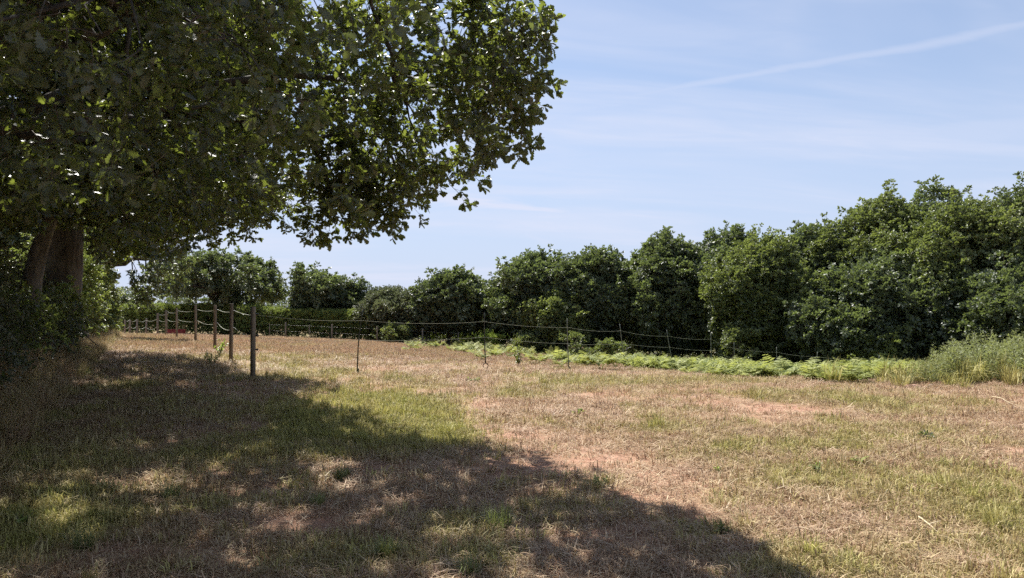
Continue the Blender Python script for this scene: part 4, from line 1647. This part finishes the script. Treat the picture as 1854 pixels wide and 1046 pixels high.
def build_weeds():
    n = 9000
    x = R.uniform(6, 22, n)
    y = R.uniform(14.5, 22, n)
    z = height(x, y)
    px, py, _ = project(np.c_[x, y, z])
    poly = [(1650, 690), (1720, 680), (1860, 672), (2300, 672), (2300, 704), (1860, 700), (1760, 696), (1690, 698), (1640, 700)]
    k = in_poly(px, py, poly) & (R.random(n) < .16)
    P = np.c_[x, y, z][k]
    m = len(P)
    s = (.5 + .5 * sstep(px[k], 1640, 1740)) * (.7 + .6 * fbm(P[:, 0] * .9, P[:, 1] * .9, 12.)) * R.uniform(.6, 1.3, m)
    o = scatter('tall_weeds', C_WEED, P, np.c_[R.normal(0, .1, m), R.normal(0, .1, m), R.uniform(0, 6.28, m)], s)
    tag(o, 'grey-green tall weeds massed at the right edge of the field', 'weeds', kind='stuff')
    m = 420
    j = R.integers(0, len(P), m)
    Q = P[j] + np.c_[R.normal(0, .5, (m, 2)), np.zeros(m)]
    Q[:, 2] = height(Q[:, 0], Q[:, 1])
    o = scatter('tall_grass', C_LUSH, Q, np.c_[R.normal(0, .15, m), R.normal(0, .15, m), R.uniform(0, 6.28, m)], R.uniform(1.2, 3.0, m), R.uniform(.7, 1, m))
    tag(o, 'long rank grass growing among the tall weeds at right', 'grass', kind='stuff')


build_weeds()


def single_plant(name, label, cat, px, py, meshes, scale, group=None, Y=None, yaw=None):
    g = ground_at(px, py) if Y is None else at(px, py, Y)
    z = gz(g[0], g[1])
    t = thing(name, label, cat, (g[0], g[1], z), group)
    t.rotation_euler = (0, 0, random.uniform(0, 6.28) if yaw is None else yaw)
    for (pn, me) in meshes:
        o = link(pn, me, t)
        o.scale = (scale,) * 3
    return t


def bush_mesh(h, w, mat, n=70, T=OVAL_T, W=OVAL_W, ls=.075):
    mb = MB()
    st = MB()
    for s in range(7):
        a = R.uniform(0, 6.28)
        tip = np.array([math.cos(a) * w * R.uniform(.2, 1), math.sin(a) * w * R.uniform(.2, 1), h * R.uniform(.6, 1)])
        pth = limb_path((0, 0, -.03), tip, 0, .06, 6, .03)
        st.tube(pth, np.linspace(.006, .002, 6), 4)
        tt = np.linspace(0, 1, 6)
        for k in range(n // 7):
            u = R.uniform(.2, 1)
            p = np.array([np.interp(u, tt, pth[:, j]) for j in range(3)])
            d = R.normal(0, 1, 3) + np.array([0, 0, .3])
            V, f = leaf_geo(T, W, ls * R.uniform(.6, 1.3), .25, R.uniform(0, .3))
            mb.add(V @ basis(d, np.array([0, 0, 1.]) + R.normal(0, .4, 3)).T + p, f, 0, R.random())
    return [('leaves', mb.mesh('leaves', [mat])), ('stem', st.mesh('stem', [M_TWIG]))]


def bracken_parts(nf, L):
    out = []
    for i in range(nf):
        fr = frond(L * R.uniform(.8, 1.1), pairs=9)
        a = i * 6.283 / nf + R.normal(0, .3)
        c, s = math.cos(a), math.sin(a)
        M = np.array([[c, -s, 0], [s, c, 0], [0, 0, 1]])
        fr.v = [v @ M.T for v in fr.v]
        out.append(('frond', fr.mesh('frond', [M_BRACKEN])))
    return out


SP = [
    ('dark_sapling', 'small dark green leafy sapling right of the rusty-footed pole', 'sapling', 940, 664, lambda: bush_mesh(.5, .26, M_HEDGE, 150), 1.0),
    ('bright_weed', 'bright yellow-green leafy plant at the foot of the second lane post', 'plant', 398, 642, lambda: bush_mesh(.5, .35, M_FRESH, 130), 1.0),
    ('pale_weed', 'pale bushy weed in front of the third lane post', 'plant', 384, 660, lambda: bush_mesh(.4, .4, M_WEED, 150, NARROW_T, NARROW_W, .12), 1.0),
    ('lone_bracken', 'lone upright bracken frond plant in the brown grass between the first two poles', 'bracken', 753, 638, lambda: bracken_parts(4, .6), 1.0),
    ('lone_bracken', 'tiny yellow bracken shoot left of the lone upright one', 'bracken', 735, 636, lambda: bracken_parts(3, .34), 1.0),
    ('lone_bracken', 'bracken plant close left of the rusty-footed pole', 'bracken', 872, 655, lambda: bracken_parts(5, .5), 1.0),
    ('lone_bracken', 'bracken plant with pale fronds left of the third pole', 'bracken', 1016, 668, lambda: bracken_parts(5, .5), 1.0),
    ('lone_bracken', 'yellowish bracken plant just right of the third pole', 'bracken', 1050, 664, lambda: bracken_parts(5, .48), 1.0),
    ('lone_bracken', 'tall bracken plant midway between the third and fourth poles', 'bracken', 1088, 672, lambda: bracken_parts(6, .75), 1.0),
    ('lone_bracken', 'dense dark-stemmed bracken plant left of the fourth pole foot', 'bracken', 1114, 668, lambda: bracken_parts(7, .75), 1.0),
    ('lone_bracken', 'bracken plant between the fourth and fifth poles', 'bracken', 1187, 672, lambda: bracken_parts(5, .55), 1.0),
    ('lone_bracken', 'bracken plant in the middle distance left of the dark sapling', 'bracken', 900, 648, lambda: bracken_parts(5, .5), 1.0),
    ('lone_bracken', 'bracken plant behind and right of the dark sapling', 'bracken', 975, 662, lambda: bracken_parts(6, .55), 1.0),
    ('lone_bracken', 'low bracken plant ahead of the corner pole', 'bracken', 1245, 682, lambda: bracken_parts(4, .4), 1.0),
    ('small_weed', 'bright little green weed alone in the brown grass right of centre', 'plant', 1044, 752, lambda: bush_mesh(.14, .2, M_FRESH, 60, ls=.06), 1.0),
    ('small_weed', 'pale flat-growing weed in the grass left of the rusty-footed pole', 'plant', 858, 692, lambda: bush_mesh(.16, .3, M_WEED, 70, ls=.08), 1.0),
    ('small_weed', 'low grey-green weed at the tip of the oak shadow', 'plant', 1090, 880, lambda: bush_mesh(.09, .16, M_WEED, 120, ls=.045), 1.0),
    ('small_weed', 'feathery green fern shoot in the dry grass at lower right', 'plant', 1552, 842, lambda: bracken_parts(3, .2), 1.0),
    ('small_weed', 'dark low rosette in the dry grass at right', 'plant', 1680, 798, lambda: bush_mesh(.12, .16, M_BRAMBLE, 80, ls=.07), 1.0),
    ('small_weed', 'small green weed standing in the grass below the dark rosette', 'plant', 1480, 858, lambda: bush_mesh(.14, .1, M_HEDGE, 60, ls=.05), 1.0),
    ('small_weed', 'pale seedling in the dry grass at the edge of the bare soil', 'plant', 1298, 856, lambda: bush_mesh(.08, .07, M_FRESH, 40, ls=.04), 1.0),
    ('small_weed', 'grey thistle-like weed beside the lower edge of the oak shadow', 'plant', 1310, 968, lambda: bush_mesh(.08, .07, M_WEED, 60, NARROW_T, NARROW_W * 1.4, .07), 1.0),
    ('small_weed', 'upright leafy weed catching sun in the lower left corner', 'plant', 42, 955, lambda: bush_mesh(.15, .10, M_HEDGE, 56, ls=.045), 1.0),
    ('small_weed', 'green weed at the field edge below the bracken band', 'plant', 1540, 688, lambda: bush_mesh(.4, .4, M_FRESH, 150, ls=.09), 1.0),
]
for (nm, lab, cat, px, py, fn, sc) in SP:
    single_plant(nm, lab, cat, px, py, fn(), 1.25 if 'bracken' in nm or 'sapling' in nm else .75 if nm == 'small_weed' else sc)

TUFTS = [(312, 905, .9, 'bright green grass tuft in the shade at lower left'), (575, 918, .7, 'green tuft on the sunlit straw in the lower middle'),
         (905, 960, 1.1, 'dark green clump in the shade below the bare soil'), (850, 1046, .8, 'yellow-green tuft at the bottom edge of the picture'),
         (150, 1000, .9, 'green tuft near the lower left corner'), (620, 870, .9, 'pale long-bladed tuft in the middle of the shade'), (700, 1010, .9, 'green tuft in the shade near the bottom middle')]
me_t = tuft('blades', 150, .10, .30, .10, .006, 1.1, lv0=.2, lv1=.95)
_m2 = leaf_mat('tuft_blade', (.06, .085, .03), (.24, .25, .09), (.25, .30, .08), .3, .5, .3)
me_t.materials.clear()
me_t.materials.append(_m2)
for (px, py, sc, lab) in TUFTS:
    g = ground_at(px, py)
    o = link('grass_tuft', me_t, None, (g[0], g[1], gz(g[0], g[1])))
    o.scale = (sc * .75,) * 3
    o.rotation_euler = (0, 0, random.uniform(0, 6.28))
    tag(o, lab, 'grass tuft', 'single grass tufts in the foreground')


# ------------------------------------------------------------------ small things
def red_crate():
    Y = 47.5
    g = at(318, 604, Y)
    base = np.array([g[0], g[1], gz(g[0], g[1])])
    t = thing('red_crate', 'low faded red plastic trough beyond the grey lane posts', 'trough', tuple(base))
    w, d, h = 1.05, .5, .38
    for (nm, c, s) in (('side_panel', (0, -d / 2, h / 2), (w, .03, h)), ('side_panel', (0, d / 2, h / 2), (w, .03, h)),
                       ('end_panel', (-w / 2 + .016, 0, h / 2), (.03, d - .036, h)), ('end_panel', (w / 2 - .016, 0, h / 2), (.03, d - .036, h)), ('floor_panel', (0, 0, .03), (w - .07, d - .04, .03))):
        mb = MB()
        mb.box((0, 0, 0), s)
        link(nm, mb.mesh(nm, [M_RED], False), t, c)
    for c, s in (((0, -d / 2 - .022, h - .02), (w + .08, .05, .05)), ((0, d / 2 + .022, h - .02), (w + .08, .05, .05))):
        mb = MB()
        mb.box((0, 0, 0), s)
        link('rim', mb.mesh('rim', [M_RED], False), t, c)


red_crate()


def stones():
    for (px, py, sx, sy, sz, mt, lab) in ((1652, 703, .17, .09, .05, M_STONE, 'flat pinkish stone lying at the field edge below the tall weeds'),
                                          (1636, 699, .06, .05, .05, M_STONEG, 'grey pebble beside the left end of the flat pinkish stone'),
                                          (1676, 703, .07, .05, .03, M_STONE, 'small pinkish stone right of the flat stone'),
                                          (1686, 700, .05, .05, .035, M_STONEG, 'small grey stone furthest right of the stones by the weeds')):
        g = ground_at(px, py)
        u, v = np.meshgrid(np.linspace(0, 2 * math.pi, 15)[:-1], np.linspace(.15, math.pi - .15, 8))
        d = np.c_[(np.cos(u) * np.sin(v)).ravel(), (np.sin(u) * np.sin(v)).ravel(), np.cos(v).ravel()]
        r = 1 + .45 * (fbm(d[:, 0] * 1.5 + px, d[:, 1] * 1.5, d[:, 2] * 1.5, 3) - .5)
        V = d * r[:, None] * np.array([sx, sy, sz])
        i = np.arange(14)
        j = (i + 1) % 14
        Fs = []
        for k in range(7):
            Fs += [np.c_[k * 14 + i, (k + 1) * 14 + i, (k + 1) * 14 + j], np.c_[k * 14 + i, (k + 1) * 14 + j, k * 14 + j]]
        V = np.vstack([V, [0, 0, sz], [0, 0, -sz]])
        Fs += [np.c_[np.full(14, 112), i, j], np.c_[np.full(14, 113), 98 + j, 98 + i]]
        o = link('stone', mesh_np('stone', V, np.concatenate(Fs), [mt]), None, (g[0], g[1], gz(g[0], g[1]) + sz * .55))
        tag(o, lab, 'stone', 'stones at the field edge')


stones()


def stalks():
    mt = plain_mat('bleached_stalk', (.45, .36, .22), (.66, .56, .38), 20, .7, .3)
    for (p0, p1, lab) in (((1460, 684), (1480, 700), 'pale dry stalk lying in the grass below the bracken band'),
                          ((1795, 725), (1850, 742), 'thin dry stalk lying in the brown grass near the right edge'),
                          ((1664, 952), (1700, 975), 'reddish bleached stem lying in the grass at lower right')):
        a, b_ = ground_at(*p0), ground_at(*p1)
        a[2], b_[2] = gz(a[0], a[1]) + .06, gz(b_[0], b_[1]) + .03
        mb = MB()
        mb.tube(limb_path(a, b_, 0, .02, 7, .015) - a, np.linspace(.007, .003, 7), 5)
        mid = a + (b_ - a) * .5
        mb.tube(limb_path(mid, mid + (b_ - a) * .3 + [.06, .03, .05], 0, .03, 5, .02) - a, np.linspace(.004, .002, 5), 4)
        o = link('dry_stalk', mb.mesh('dry_stalk', [mt]), None, tuple(a))
        tag(o, lab, 'stalk')


stalks()
